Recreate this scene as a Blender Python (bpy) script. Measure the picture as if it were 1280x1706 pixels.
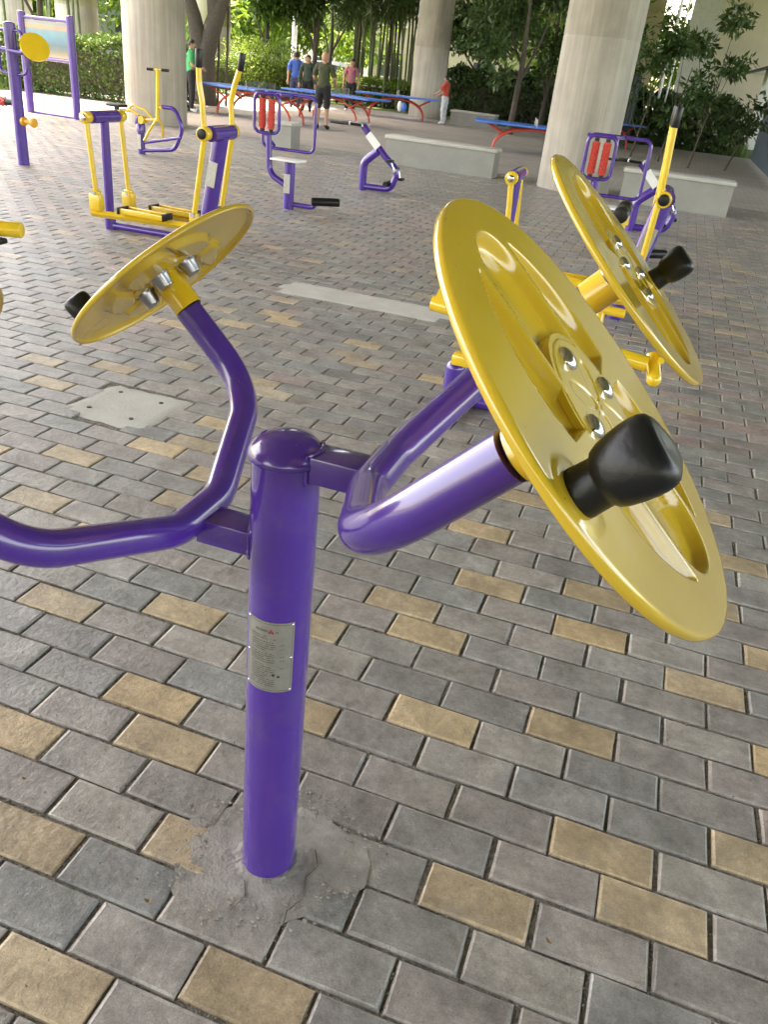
import bpy, bmesh, math, random
import numpy as np
from mathutils import Vector, Matrix, Quaternion
random.seed(7); rng = np.random.default_rng(7)
R_ = math.radians
for o in list(bpy.data.objects): bpy.data.objects.remove(o)
SC = bpy.context.scene
COL = SC.collection

# ------------------------------------------------------------------ camera
CAM = Vector((0.262, -1.58, 1.543))
RIGHT = Vector((0.9400792, 0.3259128, 0.1001593))
DOWN = Vector((0.2422407, -0.4317086, -0.8688770))
FWD = Vector((-0.2399384, 0.8410759, -0.4847896))
cd = bpy.data.cameras.new('camera'); cam = bpy.data.objects.new('camera', cd); COL.objects.link(cam)
m = Matrix((RIGHT, -DOWN, -FWD)).transposed()
cam.matrix_world = Matrix.Translation(CAM) @ m.to_4x4()
cd.sensor_fit = 'VERTICAL'; cd.sensor_height = 24.0; cd.lens = 24.0 * 1335.0 / 1706.0
cd.clip_start = 0.05; cd.clip_end = 3000
SC.camera = cam

# ------------------------------------------------------------------ light
SUN_EL, SUN_AZ = 66.0, -70.0          # azimuth measured from +Y towards +X
w = bpy.data.worlds.new('World'); SC.world = w; w.use_nodes = True
nt = w.node_tree; bg = nt.nodes['Background']
sky = nt.nodes.new('ShaderNodeTexSky'); sky.sky_type = 'NISHITA'; sky.sun_disc = False
sky.sun_elevation = R_(SUN_EL); sky.sun_rotation = R_(SUN_AZ); sky.air_density = 1.0; sky.dust_density = 3.0; sky.ozone_density = 1.0
nt.links.new(sky.outputs[0], bg.inputs[0]); bg.inputs[1].default_value = 0.15
sd = bpy.data.lights.new('sun', 'SUN'); sd.energy = 2.0; sd.angle = R_(0.6); sd.color = (1.0, 0.95, 0.86)
so = bpy.data.objects.new('sun', sd); COL.objects.link(so)
sdir = Vector((math.sin(R_(SUN_AZ)) * math.cos(R_(SUN_EL)), math.cos(R_(SUN_AZ)) * math.cos(R_(SUN_EL)), math.sin(R_(SUN_EL))))
so.rotation_euler = sdir.to_track_quat('Z', 'Y').to_euler(); so.location = (-20, 10, 30)
SC.view_settings.view_transform = 'Standard'; SC.view_settings.look = 'None'
SC.view_settings.exposure = 3.7; SC.view_settings.gamma = 1.0; SC.view_settings.use_curve_mapping = False
SC.view_settings.use_white_balance = True; SC.view_settings.white_balance_temperature = 8800; SC.view_settings.white_balance_tint = 15
SC.render.engine = 'CYCLES'
SC.cycles.use_denoising = True
SC.cycles.max_bounces = 7; SC.cycles.diffuse_bounces = 4; SC.cycles.glossy_bounces = 4; SC.cycles.transmission_bounces = 4
SC.cycles.caustics_reflective = False; SC.cycles.caustics_refractive = False
SC.cycles.sample_clamp_indirect = 8

# ------------------------------------------------------------------ materials
def mat(name, col, rough=0.6, metal=0.0, var=0.0, scale=6.0, bump=0.0, bscale=60.0, coat=0.0, spec=0.5, col2=None, trans=0.0, dirt=0.0, dirtcol=(0.1, 0.08, 0.06), dscale=3.0, speck=None):
    M = bpy.data.materials.new(name); M.use_nodes = True
    n = M.node_tree.nodes; l = M.node_tree.links; b = n['Principled BSDF']
    b.inputs['Base Color'].default_value = (*col, 1); b.inputs['Roughness'].default_value = rough
    b.inputs['Metallic'].default_value = metal; b.inputs['Coat Weight'].default_value = coat
    b.inputs['Coat Roughness'].default_value = 0.06; b.inputs['Specular IOR Level'].default_value = spec
    geo = n.new('ShaderNodeNewGeometry'); last = None
    if var > 0 or col2:
        no = n.new('ShaderNodeTexNoise'); no.inputs['Scale'].default_value = scale; no.inputs['Detail'].default_value = 5; no.inputs['Roughness'].default_value = 0.6
        l.new(geo.outputs['Position'], no.inputs['Vector'])
        rm = n.new('ShaderNodeMapRange'); rm.inputs[1].default_value = 0.3; rm.inputs[2].default_value = 0.7
        l.new(no.outputs['Fac'], rm.inputs[0])
        mx = n.new('ShaderNodeMix'); mx.data_type = 'RGBA'
        c2 = col2 if col2 else tuple(c * (1 - var) for c in col); c1 = col if col2 else tuple(min(1, c * (1 + var)) for c in col)
        mx.inputs[6].default_value = (*c2, 1); mx.inputs[7].default_value = (*c1, 1)
        l.new(rm.outputs[0], mx.inputs[0]); last = mx.outputs[2]
    if dirt > 0:
        n2 = n.new('ShaderNodeTexNoise'); n2.inputs['Scale'].default_value = dscale; n2.inputs['Detail'].default_value = 8; n2.inputs['Roughness'].default_value = 0.7
        l.new(geo.outputs['Position'], n2.inputs['Vector'])
        r2 = n.new('ShaderNodeMapRange'); r2.inputs[1].default_value = 0.52; r2.inputs[2].default_value = 0.75; r2.inputs[4].default_value = dirt
        l.new(n2.outputs['Fac'], r2.inputs[0])
        m2 = n.new('ShaderNodeMix'); m2.data_type = 'RGBA'
        if last: l.new(last, m2.inputs[6])
        else: m2.inputs[6].default_value = (*col, 1)
        m2.inputs[7].default_value = (*dirtcol, 1); l.new(r2.outputs[0], m2.inputs[0]); last = m2.outputs[2]
    if speck:
        n3 = n.new('ShaderNodeTexNoise'); n3.inputs['Scale'].default_value = speck[1]; n3.inputs['Detail'].default_value = 3; n3.inputs['Roughness'].default_value = .7
        l.new(geo.outputs['Position'], n3.inputs['Vector'])
        r3 = n.new('ShaderNodeMapRange'); r3.inputs[1].default_value = speck[2]; r3.inputs[2].default_value = speck[2] + .025
        l.new(n3.outputs['Fac'], r3.inputs[0])
        m3 = n.new('ShaderNodeMix'); m3.data_type = 'RGBA'
        if last: l.new(last, m3.inputs[6])
        else: m3.inputs[6].default_value = (*col, 1)
        m3.inputs[7].default_value = (*speck[0], 1); l.new(r3.outputs[0], m3.inputs[0]); last = m3.outputs[2]
    if last: l.new(last, b.inputs['Base Color'])
    if bump > 0:
        nb = n.new('ShaderNodeTexNoise'); nb.inputs['Scale'].default_value = bscale; nb.inputs['Detail'].default_value = 4
        l.new(geo.outputs['Position'], nb.inputs['Vector'])
        bp = n.new('ShaderNodeBump'); bp.inputs['Strength'].default_value = bump; bp.inputs['Distance'].default_value = 0.01
        l.new(nb.outputs['Fac'], bp.inputs['Height']); l.new(bp.outputs[0], b.inputs['Normal'])
    if trans > 0:
        tr = n.new('ShaderNodeBsdfTranslucent'); ms = n.new('ShaderNodeMixShader'); ms.inputs[0].default_value = trans
        out = n['Material Output']; l.new(b.outputs[0], ms.inputs[1]); l.new(tr.outputs[0], ms.inputs[2]); l.new(ms.outputs[0], out.inputs[0])
        if last: l.new(last, tr.inputs[0])
        else: tr.inputs[0].default_value = (*col, 1)
    return M

PURPLE = mat('purple_paint', (0.064, 0.019, 0.265), 0.25, var=0.10, scale=4, coat=0.7, bump=0.03, bscale=45, dirt=0.4, dirtcol=(0.10, 0.075, 0.19), dscale=7, speck=((.22, .18, .26), 95, .725))
YELLOW = mat('yellow_paint', (0.78, 0.50, 0.028), 0.24, var=0.06, scale=5, coat=0.7, bump=0.02, bscale=40, dirt=.25, dirtcol=(.5, .30, .03), dscale=9, speck=((.16, .07, .02), 80, .735))
def wheel_paint():
    M = mat('wheel_yellow_paint', (0.60, 0.395, 0.036), 0.2, var=0.08, scale=7, coat=0.6, bump=0.02, bscale=18, dirt=.35, dirtcol=(.44, .30, .05), dscale=14, speck=((.14, .06, .02), 85, .735))
    n = M.node_tree.nodes; l = M.node_tree.links; b = n['Principled BSDF']
    no = n.new('ShaderNodeTexNoise'); no.inputs['Scale'].default_value = 14; no.inputs['Detail'].default_value = 8; no.inputs['Roughness'].default_value = 0.7
    g = n.new('ShaderNodeNewGeometry'); l.new(g.outputs['Position'], no.inputs['Vector'])
    r = n.new('ShaderNodeMapRange'); r.inputs[1].default_value = 0.35; r.inputs[2].default_value = 0.75; r.inputs[3].default_value = 0.05; r.inputs[4].default_value = 0.26
    l.new(no.outputs['Fac'], r.inputs[0]); l.new(r.outputs[0], b.inputs['Roughness']); l.new(r.outputs[0], b.inputs['Coat Roughness'])
    return M
WHEEL = wheel_paint()
BLACK = mat('black_rubber', (0.006, 0.0068, 0.008), 0.36, bump=0.06, bscale=150, spec=.35, dirt=.3, dirtcol=(.02, .019, .018), dscale=25)
STEEL = mat('bright_steel', (0.62, 0.62, 0.62), 0.14, metal=1.0)
DKSTEEL = mat('grey_steel', (0.34, 0.34, 0.36), 0.3, metal=1.0, var=0.15, scale=60)
RED = mat('red_roller_plastic', (0.62, 0.05, 0.035), 0.4)
REDP = mat('red_paint', (0.60, 0.075, 0.045), 0.4, var=0.1)
BLUE = mat('blue_table_paint', (0.05, 0.18, 0.58), 0.35, var=0.12, scale=2, dirt=0.2, dirtcol=(0.15, 0.25, 0.5))
WHITE = mat('white_paint', (0.8, 0.8, 0.78), 0.5, var=0.04)
CONC = mat('concrete', (0.42, 0.39, 0.345), 0.85, var=0.13, scale=1.4, bump=0.25, bscale=30, dirt=0.45, dirtcol=(0.30, 0.27, 0.23), dscale=0.9)
def streaks(M, amt=.5, sc=(5, 5, .35)):
    n = M.node_tree.nodes; l = M.node_tree.links; b = n['Principled BSDF']; src = b.inputs['Base Color'].links[0].from_socket
    g = n.new('ShaderNodeNewGeometry'); mp_ = n.new('ShaderNodeMapping'); mp_.inputs['Scale'].default_value = sc; l.new(g.outputs['Position'], mp_.inputs[0])
    no = n.new('ShaderNodeTexNoise'); no.inputs['Scale'].default_value = 1; no.inputs['Detail'].default_value = 6; no.inputs['Roughness'].default_value = .65; l.new(mp_.outputs[0], no.inputs['Vector'])
    cr = n.new('ShaderNodeValToRGB'); cr.color_ramp.elements[0].position = .38; cr.color_ramp.elements[0].color = (1 - amt, 1 - amt * 1.06, 1 - amt * 1.15, 1); cr.color_ramp.elements[1].position = .62; cr.color_ramp.elements[1].color = (1.08, 1.07, 1.05, 1); l.new(no.outputs['Fac'], cr.inputs[0])
    mx = n.new('ShaderNodeMix'); mx.data_type = 'RGBA'; mx.blend_type = 'MULTIPLY'; mx.inputs[0].default_value = 1; l.new(src, mx.inputs[6]); l.new(cr.outputs[0], mx.inputs[7]); l.new(mx.outputs[2], b.inputs['Base Color'])
streaks(CONC, .17, (2.2, 2.2, .22))
streaks(CONC, .12, (14, 14, .5))
CONCL = mat('pale_concrete', (0.47, 0.46, 0.42), 0.9, var=0.1, scale=5, bump=0.3, bscale=60, dirt=0.3, dirtcol=(0.3, 0.29, 0.26), dscale=4)
SOIL = mat('joint_sand', (0.30, 0.27, 0.225), 0.95, scale=80, bump=1.0, bscale=220, col2=(0.07, 0.062, 0.05))
GRASS = mat('grass_green', (0.12, 0.19, 0.035), 0.8, var=0.35, scale=4, col2=(0.05, 0.09, 0.02))
BARK = mat('tree_bark', (0.085, 0.07, 0.055), 0.9, var=0.3, scale=20, bump=0.6, bscale=40)
BAMBOO = mat('bamboo_green', (0.13, 0.16, 0.08), 0.6, var=0.3, scale=8)
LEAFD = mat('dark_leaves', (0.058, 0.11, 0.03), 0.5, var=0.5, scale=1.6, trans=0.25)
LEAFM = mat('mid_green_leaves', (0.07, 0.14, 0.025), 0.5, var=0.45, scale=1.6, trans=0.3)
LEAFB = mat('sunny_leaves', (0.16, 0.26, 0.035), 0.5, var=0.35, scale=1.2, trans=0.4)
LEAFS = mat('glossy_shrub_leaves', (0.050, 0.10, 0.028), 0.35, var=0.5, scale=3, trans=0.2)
FENCE = mat('slate_blue_metal', (0.10, 0.135, 0.17), 0.5, metal=0.2, var=0.15, scale=3)
DKFENCE = mat('dark_green_metal', (0.025, 0.045, 0.05), 0.5, var=0.2)

# ------------------------------------------------------------------ mesh builder
class MB:
    def __init__(s): s.v = []; s.f = []; s.mi = []
    def add(s, vs, fs, mi=0):
        b = len(s.v); s.v.extend([tuple(v) for v in vs]); s.f.extend([tuple(b + i for i in f) for f in fs]); s.mi.extend([mi] * len(fs)); return s
    def box(s, c, d, rz=0, rot=None, mi=0, bev=0.0):
        x, y, z = d[0] / 2, d[1] / 2, d[2] / 2; c = Vector(c)
        M = rot if rot is not None else Matrix.Rotation(rz, 3, 'Z')
        if bev <= 0:
            vs = [(a, b, e) for a in (-x, x) for b in (-y, y) for e in (-z, z)]
            fs = [(0, 1, 3, 2), (4, 6, 7, 5), (0, 4, 5, 1), (2, 3, 7, 6), (0, 2, 6, 4), (1, 5, 7, 3)]
            return s.add([c + M @ Vector(v) for v in vs], fs, mi)
        bm = bmesh.new(); bmesh.ops.create_cube(bm, size=1)
        for v in bm.verts: v.co = Vector((v.co.x * d[0], v.co.y * d[1], v.co.z * d[2]))
        bmesh.ops.bevel(bm, geom=bm.edges[:], offset=bev, segments=2, affect='EDGES', profile=0.5)
        vs = [c + M @ v.co for v in bm.verts]; bm.verts.index_update()
        fs = [[v.index for v in f.verts] for f in bm.faces]; bm.free(); return s.add(vs, fs, mi)
    def lathe(s, p, axis, prof, n=24, mi=0, lobes=0, up=None):
        """prof: list of (radius, distance along axis[, lobe amount])"""
        ax = Vector(axis).normalized(); p = Vector(p)
        t = Vector(up) if up else (Vector((0, 0, 1)) if abs(ax.z) < .9 else Vector((1, 0, 0)))
        u = ax.cross(t).normalized(); v = ax.cross(u).normalized()
        vs = []; fs = []
        for pr in prof:
            r, h = pr[0], pr[1]; la = pr[2] if len(pr) > 2 else 0
            for k in range(n):
                a = 2 * math.pi * k / n; rr = max(r, 1e-5) * (1 + la * math.cos(lobes * a))
                vs.append(p + ax * h + (u * math.cos(a) + v * math.sin(a)) * rr)
        for i in range(len(prof) - 1):
            for k in range(n):
                a, b = i * n + k, i * n + (k + 1) % n; fs.append((a, a + n, b + n, b))
        fs.append(tuple(range(n))); L = (len(prof) - 1) * n; fs.append(tuple(L + n - 1 - k for k in range(n)))
        return s.add(vs, fs, mi)
    def cyl(s, a, b, r, r2=None, n=20, mi=0, bev=0.0):
        a = Vector(a); b = Vector(b); L = (b - a).length; r2 = r if r2 is None else r2
        pr = [(r, 0), (r2, L)] if bev <= 0 else [(r - bev, 0), (r - bev * .3, bev * .3), (r, bev), (r2, L - bev), (r2 - bev * .3, L - bev * .3), (r2 - bev, L)]
        return s.lathe(a, b - a, pr, n, mi)
    def sphere(s, c, r, n=16, mi=0, sc=(1, 1, 1)):
        vs = []; fs = []; c = Vector(c); m_ = n // 2
        for i in range(m_ + 1):
            th = math.pi * i / m_
            for k in range(n):
                a = 2 * math.pi * k / n
                vs.append(c + Vector((r * sc[0] * math.sin(th) * math.cos(a), r * sc[1] * math.sin(th) * math.sin(a), r * sc[2] * math.cos(th))))
        for i in range(m_):
            for k in range(n): fs.append((i * n + k, (i + 1) * n + k, (i + 1) * n + (k + 1) % n, i * n + (k + 1) % n))
        return s.add(vs, fs, mi)
    def tube(s, pts, r, n=18, mi=0, cap=True, radii=None, closed=False):
        P = [Vector(p) for p in pts]; N = len(P); T = []
        for i in range(N):
            if closed: T.append((P[(i + 1) % N] - P[i - 1]).normalized())
            else: T.append((P[min(i + 1, N - 1)] - P[max(i - 1, 0)]).normalized())
        t = Vector((0, 0, 1)) if abs(T[0].z) < .9 else Vector((1, 0, 0))
        u = T[0].cross(t).normalized(); vs = []; fs = []
        for i in range(N):
            u = (u - T[i] * u.dot(T[i])).normalized(); v = T[i].cross(u)
            rr = radii[i] if radii else r
            for k in range(n):
                a = 2 * math.pi * k / n; vs.append(P[i] + (u * math.cos(a) + v * math.sin(a)) * rr)
        for i in range(N if closed else N - 1):
            j = (i + 1) % N
            for k in range(n): fs.append((i * n + k, i * n + (k + 1) % n, j * n + (k + 1) % n, j * n + k))
        if cap and not closed:
            fs.append(tuple(n - 1 - k for k in range(n))); fs.append(tuple((N - 1) * n + k for k in range(n)))
        return s.add(vs, fs, mi)
def fillet(pts, r, seg=8):
    P = [Vector(p) for p in pts]; out = [P[0]]
    rs = r if isinstance(r, (list, tuple)) else [r] * (len(P) - 2)
    for i in range(1, len(P) - 1):
        a = (P[i - 1] - P[i]); b = (P[i + 1] - P[i]); la, lb = a.length, b.length; a.normalize(); b.normalize()
        ang = a.angle(b); d = min(rs[i - 1] / math.tan(ang / 2), la * .48, lb * .48)
        rr = d * math.tan(ang / 2); p0 = P[i] + a * d; p1 = P[i] + b * d
        c = P[i] + (a + b).normalized() * (rr / math.sin(ang / 2)); v0 = p0 - c; v1 = p1 - c; tot = v0.angle(v1)
        ax = v0.cross(v1).normalized()
        for k in range(seg + 1): out.append(c + Quaternion(ax, tot * k / seg) @ v0)
    out.append(P[-1]); return out
def rootloc(p):
    L = Vector((0, 0, 0))
    while p: L = L + p.location; p = p.parent
    return L
def obj(name, mb, mats, parent=None, smooth=True, ang=40, loc=None):
    me = bpy.data.meshes.new(name)
    off = rootloc(parent) if parent else (Vector(loc) if loc is not None else Vector((0, 0, 0)))
    me.from_pydata([(v[0] - off.x, v[1] - off.y, v[2] - off.z) for v in mb.v], [], mb.f)
    for m_ in (mats if isinstance(mats, (list, tuple)) else [mats]): me.materials.append(m_)
    if any(mb.mi): me.polygons.foreach_set('material_index', mb.mi)
    if smooth:
        me.polygons.foreach_set('use_smooth', [True] * len(me.polygons)); me.set_sharp_from_angle(angle=R_(ang))
    me.validate(); me.update()
    o = bpy.data.objects.new(name, me); COL.objects.link(o)
    if parent: o.parent = parent
    elif loc is not None: o.location = off
    return o
def pieces(name, mb, m_, parent=None):
    """one object per connected piece of the mesh"""
    par = list(range(len(mb.v)))
    def find(a):
        while par[a] != a: par[a] = par[par[a]]; a = par[a]
        return a
    for f in mb.f:
        r0 = find(f[0])
        for q in f[1:]: par[find(q)] = r0
    groups = {}
    for f, mi in zip(mb.f, mb.mi): groups.setdefault(find(f[0]), []).append((f, mi))
    out = []
    for fs in groups.values():
        idx = {}; g = MB()
        for f, mi in fs:
            for q in f:
                if q not in idx: idx[q] = len(g.v); g.v.append(mb.v[q])
            g.f.append(tuple(idx[q] for q in f)); g.mi.append(mi)
        out.append(obj(name, g, m_, parent))
    return out
def tag(o, label=None, cat=None, group=None, kind=None):
    if label: o['label'] = label
    if cat: o['category'] = cat
    if group: o['group'] = group
    if kind: o['kind'] = kind
    return o
def thing(name, loc, label, cat, group=None):
    o = bpy.data.objects.new(name, None); COL.objects.link(o); o.location = loc; o.empty_display_size = .1
    return tag(o, label, cat, group)
KIDS = {}
def copy_tree(o, parent=None):
    c = o.copy(); COL.objects.link(c)
    if parent: c.parent = parent
    for ch in o.children: copy_tree(ch, c)
    return c

# ================================================================== SETTING
BU = 0.24246; BV = BU * 0.5007
YB = set([(-28,-9),(-27,-9),(-26,-6),(-25,-10),(-23,-11),(-23,-4),(-16,-10),(-15,-12),(-15,2),(-13,-11),(-13,-7),(-13,-1),(-12,3),(-11,-7),(-10,-7),(-10,-1),(-9,-6),(-9,2),(-8,-8),(-8,1),(-7,-10),(-7,-6),(-7,-1),(-7,3),(-6,1),(-5,-8),(-5,-2),(-5,2),(-4,-6),(-4,-1),(-3,-3),(-3,3),(-2,-4),(-2,1),(-1,-6),(-1,-1),(0,-2),(0,3),(1,-4),(1,1),(2,-3),(2,2),(3,-5),(3,0),(4,-2),(5,-4),(6,-1),(7,-3)])
BX0, BX1, BY0, BY1 = -13.0, 3.4, -1.7, 14.4
def paver_mat():
    M = bpy.data.materials.new('paver_brick'); M.use_nodes = True
    n = M.node_tree.nodes; l = M.node_tree.links; b = n['Principled BSDF']; b.inputs['Roughness'].default_value = 0.40; b.inputs['Specular IOR Level'].default_value = 0.5
    at = n.new('ShaderNodeAttribute'); at.attribute_name = 'tint'
    g = n.new('ShaderNodeNewGeometry'); P = g.outputs['Position']
    def noise(sc, det=5, ro=.6):
        x = n.new('ShaderNodeTexNoise'); x.inputs['Scale'].default_value = sc; x.inputs['Detail'].default_value = det; x.inputs['Roughness'].default_value = ro
        l.new(P, x.inputs['Vector']); return x.outputs['Fac']
    def rng_(s, a, b_, c, d):
        x = n.new('ShaderNodeMapRange'); x.inputs[1].default_value = a; x.inputs[2].default_value = b_; x.inputs[3].default_value = c; x.inputs[4].default_value = d; l.new(s, x.inputs[0]); return x.outputs[0]
    def mul(c, f):
        x = n.new('ShaderNodeVectorMath'); x.operation = 'SCALE'; l.new(c, x.inputs[0]); l.new(f, x.inputs[3]); return x.outputs[0]
    def mix(c, col, f):
        x = n.new('ShaderNodeMix'); x.data_type = 'RGBA'; l.new(c, x.inputs[6]); x.inputs[7].default_value = (*col, 1); l.new(f, x.inputs[0]); return x.outputs[2]
    c = at.outputs['Color']
    c = mul(c, rng_(noise(7.5, 7, .72), .3, .7, .60, 1.34))
    c = mul(c, rng_(noise(42, 6, .75), .3, .7, .78, 1.2))
    c = mul(c, rng_(noise(300, 3, .8), .3, .7, .72, 1.26))
    c = mix(c, (0.30, 0.31, 0.30), rng_(noise(5.5, 6, .7), .56, .74, 0, .45))      # pale cement bloom
    c = mix(c, (0.15, 0.155, 0.11), rng_(noise(2.2, 4), .58, .78, 0, .30))      # mossy film
    c = mix(c, (0.085, 0.065, 0.05), rng_(noise(10, 5, .6), .60, .76, 0, .5))  # dark oily spots
    c = mix(c, (0.05, 0.045, 0.04), rng_(noise(75, 2, .5), .73, .78, 0, .8))   # pits
    l.new(c, b.inputs['Base Color'])
    ad = n.new('ShaderNodeMath'); ad.operation = 'ADD'; l.new(noise(45, 6, .6), ad.inputs[0])
    pit = rng_(noise(75, 2, .5), .70, .78, 0, -2.2); l.new(pit, ad.inputs[1])
    bp = n.new('ShaderNodeBump'); bp.inputs['Strength'].default_value = .75; bp.inputs['Distance'].default_value = .005
    l.new(ad.outputs[0], bp.inputs['Height']); l.new(bp.outputs[0], b.inputs['Normal'])
    return M
PAVER = paver_mat()
GREYS = [(0.205,0.190,0.175),(0.217,0.198,0.182),(0.190,0.182,0.173),(0.228,0.210,0.190),(0.186,0.186,0.178),(0.210,0.188,0.175),(0.198,0.180,0.167),(0.178,0.172,0.164),(0.21,0.203,0.187)]
YELS = [(0.37,0.285,0.180),(0.345,0.27,0.180),(0.385,0.285,0.170),(0.33,0.265,0.18),(0.31,0.24,0.155)]
PINKS = [(0.255,0.205,0.19),(0.245,0.20,0.185),(0.235,0.195,0.18)]
def brick_vf(L, W, h, jit=0.0):
    """12-vert chamfered top brick: 18 quads/tris, origin at centre of its top"""
    x, y = L / 2, W / 2; c = 0.0055; k = 0.006
    def ring(dx, dy, z): return [(-x + dx, -y + dy, z), (x - dx, -y + dy, z), (x - dx, y - dy, z), (-x + dx, y - dy, z)]
    v = ring(c * 1.3, c * 1.3, 0) + ring(c * .35, c * .35, -c * .45) + ring(0, 0, -c * 1.3) + ring(0, 0, -h)
    if jit:
        v = [(a + rng.normal(0, jit), b + rng.normal(0, jit), z + (rng.normal(0, jit * .5) if i < 12 else 0)) for i, (a, b, z) in enumerate(v)]
    f = [(0, 1, 2, 3)]
    for r in range(3):
        for i in range(4): a = r * 4 + i; b = r * 4 + (i + 1) % 4; f.append((a, a + 4, b + 4, b))
    return v, f
def set_tint(me, cols):
    at = me.color_attributes.new('tint', 'FLOAT_COLOR', 'CORNER')
    me.attributes['tint'].data.foreach_set('color', np.asarray(cols, dtype=np.float32).ravel())
bricks = []
slabs = [(-2.175, -1.70, 1.245, 1.685), (-2.40, -0.98, 3.86, 4.28)]
for r in range(int(-BY1 / BV), int(-BY0 / BV) + 1):
    for c in range(int(BX0 / BU), int(BX1 / BU) + 1):
        xc = (c + .5 * (r % 2) + .5) * BU; yc = -(r + .5) * BV
        if any(a < xc < b and e < yc < d for a, b, e, d in slabs): continue
        key = (r, c)
        pyel = 0.045 if yc < 4 else 0.10
        if key in YB: col = YELS[rng.integers(5)]
        elif r > -30 and (r > -12 or c > -14) and r > -14: col = GREYS[rng.integers(9)]
        else:
            q = rng.random(); pk = 0.22 if (5 < yc < 8.5 or xc > .5) else 0.06
            yl_ = np.array(YELS[rng.integers(5)]); yl_ = tuple(yl_ * .55 + np.array((.25, .225, .195)) * .45)
            col = yl_ if q < pyel else (PINKS[rng.integers(3)] if q < pyel + pk else GREYS[rng.integers(9)])
        if xc > .25 and yc < 3 and key not in YB: col = tuple(np.array(col) * np.array((1.02, .95, .95)))
        tone = rng.normal(1.30, .10); col = tuple(max(.02, q * tone) for q in col)
        bricks.append((xc, yc, col))
def pix(p):
    d = Vector(p) - CAM; z = d.dot(FWD)
    return (640 + 1335 * d.dot(RIGHT) / z, 853 + 1335 * d.dot(DOWN) / z, z)
scored = []
for i, (x, y, c) in enumerate(bricks):
    px, py, d = pix((x, y, 0))
    if d > .2 and -60 < px < 1340 and -10 < py < 1770:
        scored.append((d, i))
scored.sort(); near = set(i for _, i in scored[:300])
BL, BW = BU - 0.0078, BV - 0.0058
# one paved area owns every brick
gm = MB(); z = -0.0062
gm.add([(BX0 - .1, BY0 - .1, z), (BX1 + .1, BY0 - .1, z), (BX1 + .1, BY1 + .1, z), (BX0 - .1, BY1 + .1, z)], [(0, 1, 2, 3)])
paving = obj('paved_ground', gm, SOIL, smooth=False); tag(paving, kind='structure')
meshes = []
def tinted_mesh(col):
    v, f = brick_vf(BL, BW, .012, .0011); me = bpy.data.meshes.new('brick'); me.from_pydata(v, [], f); me.materials.append(PAVER)
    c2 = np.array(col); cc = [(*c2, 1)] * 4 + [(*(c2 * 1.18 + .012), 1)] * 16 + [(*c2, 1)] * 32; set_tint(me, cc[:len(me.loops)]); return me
GM = [tinted_mesh(np.array(c) * t) for c in GREYS for t in (1.2, 1.36)]; YM = [tinted_mesh(np.array(c) * t) for c in YELS for t in (1.08, 1.24)]
for i in sorted(near):
    x, y, c = bricks[i]
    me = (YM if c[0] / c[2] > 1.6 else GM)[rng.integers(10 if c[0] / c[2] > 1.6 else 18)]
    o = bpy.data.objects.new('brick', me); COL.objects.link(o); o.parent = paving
    o.location = (x + rng.normal(0, .0012), y + rng.normal(0, .0009), rng.normal(0, .0011)); o.rotation_euler = (rng.normal(0, .006), rng.normal(0, .0045), rng.normal(0, .006) + (math.pi if rng.random() < .5 else 0))
V = []; Fc = []; T = []
for i, (x, y, c) in enumerate(bricks):
    if i in near: continue
    px, py, d = pix((x, y, 0))
    v, f = brick_vf(BL, BW, .012, .0011); b = len(V); dz = rng.normal(0, .0009)
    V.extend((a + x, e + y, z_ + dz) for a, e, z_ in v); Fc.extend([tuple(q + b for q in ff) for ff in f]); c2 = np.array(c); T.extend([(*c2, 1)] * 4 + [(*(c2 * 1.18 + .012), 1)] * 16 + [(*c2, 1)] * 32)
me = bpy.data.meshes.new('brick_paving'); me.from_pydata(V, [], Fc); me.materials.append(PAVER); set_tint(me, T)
o = bpy.data.objects.new('brick', me); COL.objects.link(o); o.parent = paving; o['kind'] = 'stuff'

def far_paving_mat():
    M = mat('far_paving', (0.36, 0.33, 0.30), .55, var=.12, scale=.8, dirt=.4, dirtcol=(.2, .18, .165), dscale=.35)
    n = M.node_tree.nodes; l = M.node_tree.links; b = n['Principled BSDF']
    src = b.inputs['Base Color'].links[0].from_socket
    br = n.new('ShaderNodeTexBrick'); br.inputs['Scale'].default_value = 1; br.inputs['Brick Width'].default_value = BU; br.inputs['Row Height'].default_value = BV; br.inputs['Mortar Size'].default_value = .008
    br.inputs['Color1'].default_value = (.9, .9, .9, 1); br.inputs['Color2'].default_value = (1.15, 1.1, 1.03, 1); br.inputs['Mortar'].default_value = (.62, .6, .58, 1)
    g = n.new('ShaderNodeNewGeometry'); l.new(g.outputs['Position'], br.inputs['Vector'])
    mx = n.new('ShaderNodeMix'); mx.data_type = 'RGBA'; mx.blend_type = 'MULTIPLY'; mx.inputs[0].default_value = 1
    l.new(src, mx.inputs[6]); l.new(br.outputs['Color'], mx.inputs[7]); l.new(mx.outputs[2], b.inputs['Base Color']); return M
FARP = far_paving_mat()
def sheet(name, x0, x1, y0, y1, z, m_, hole=None):
    g = MB()
    if hole:
        a, b, c, d = hole; xs = [x0, a, b, x1]; ys = [y0, c, d, y1]
        vs = [(x, y, z) for y in ys for x in xs]
        fs = [(j * 4 + i, j * 4 + i + 1, j * 4 + i + 5, j * 4 + i + 4) for j in range(3) for i in range(3) if (i, j) != (1, 1)]
    else: vs = [(x0, y0, z), (x1, y0, z), (x1, y1, z), (x0, y1, z)]; fs = [(0, 1, 2, 3)]
    g.add(vs, fs); o = obj(name, g, m_, smooth=False); return tag(o, kind='structure')
sheet('plaza', -16.5, 14, -30, 31, -.002, FARP, (BX0 - .02, BX1 + .02, BY0 + .02, BY1 - .02))
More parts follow.
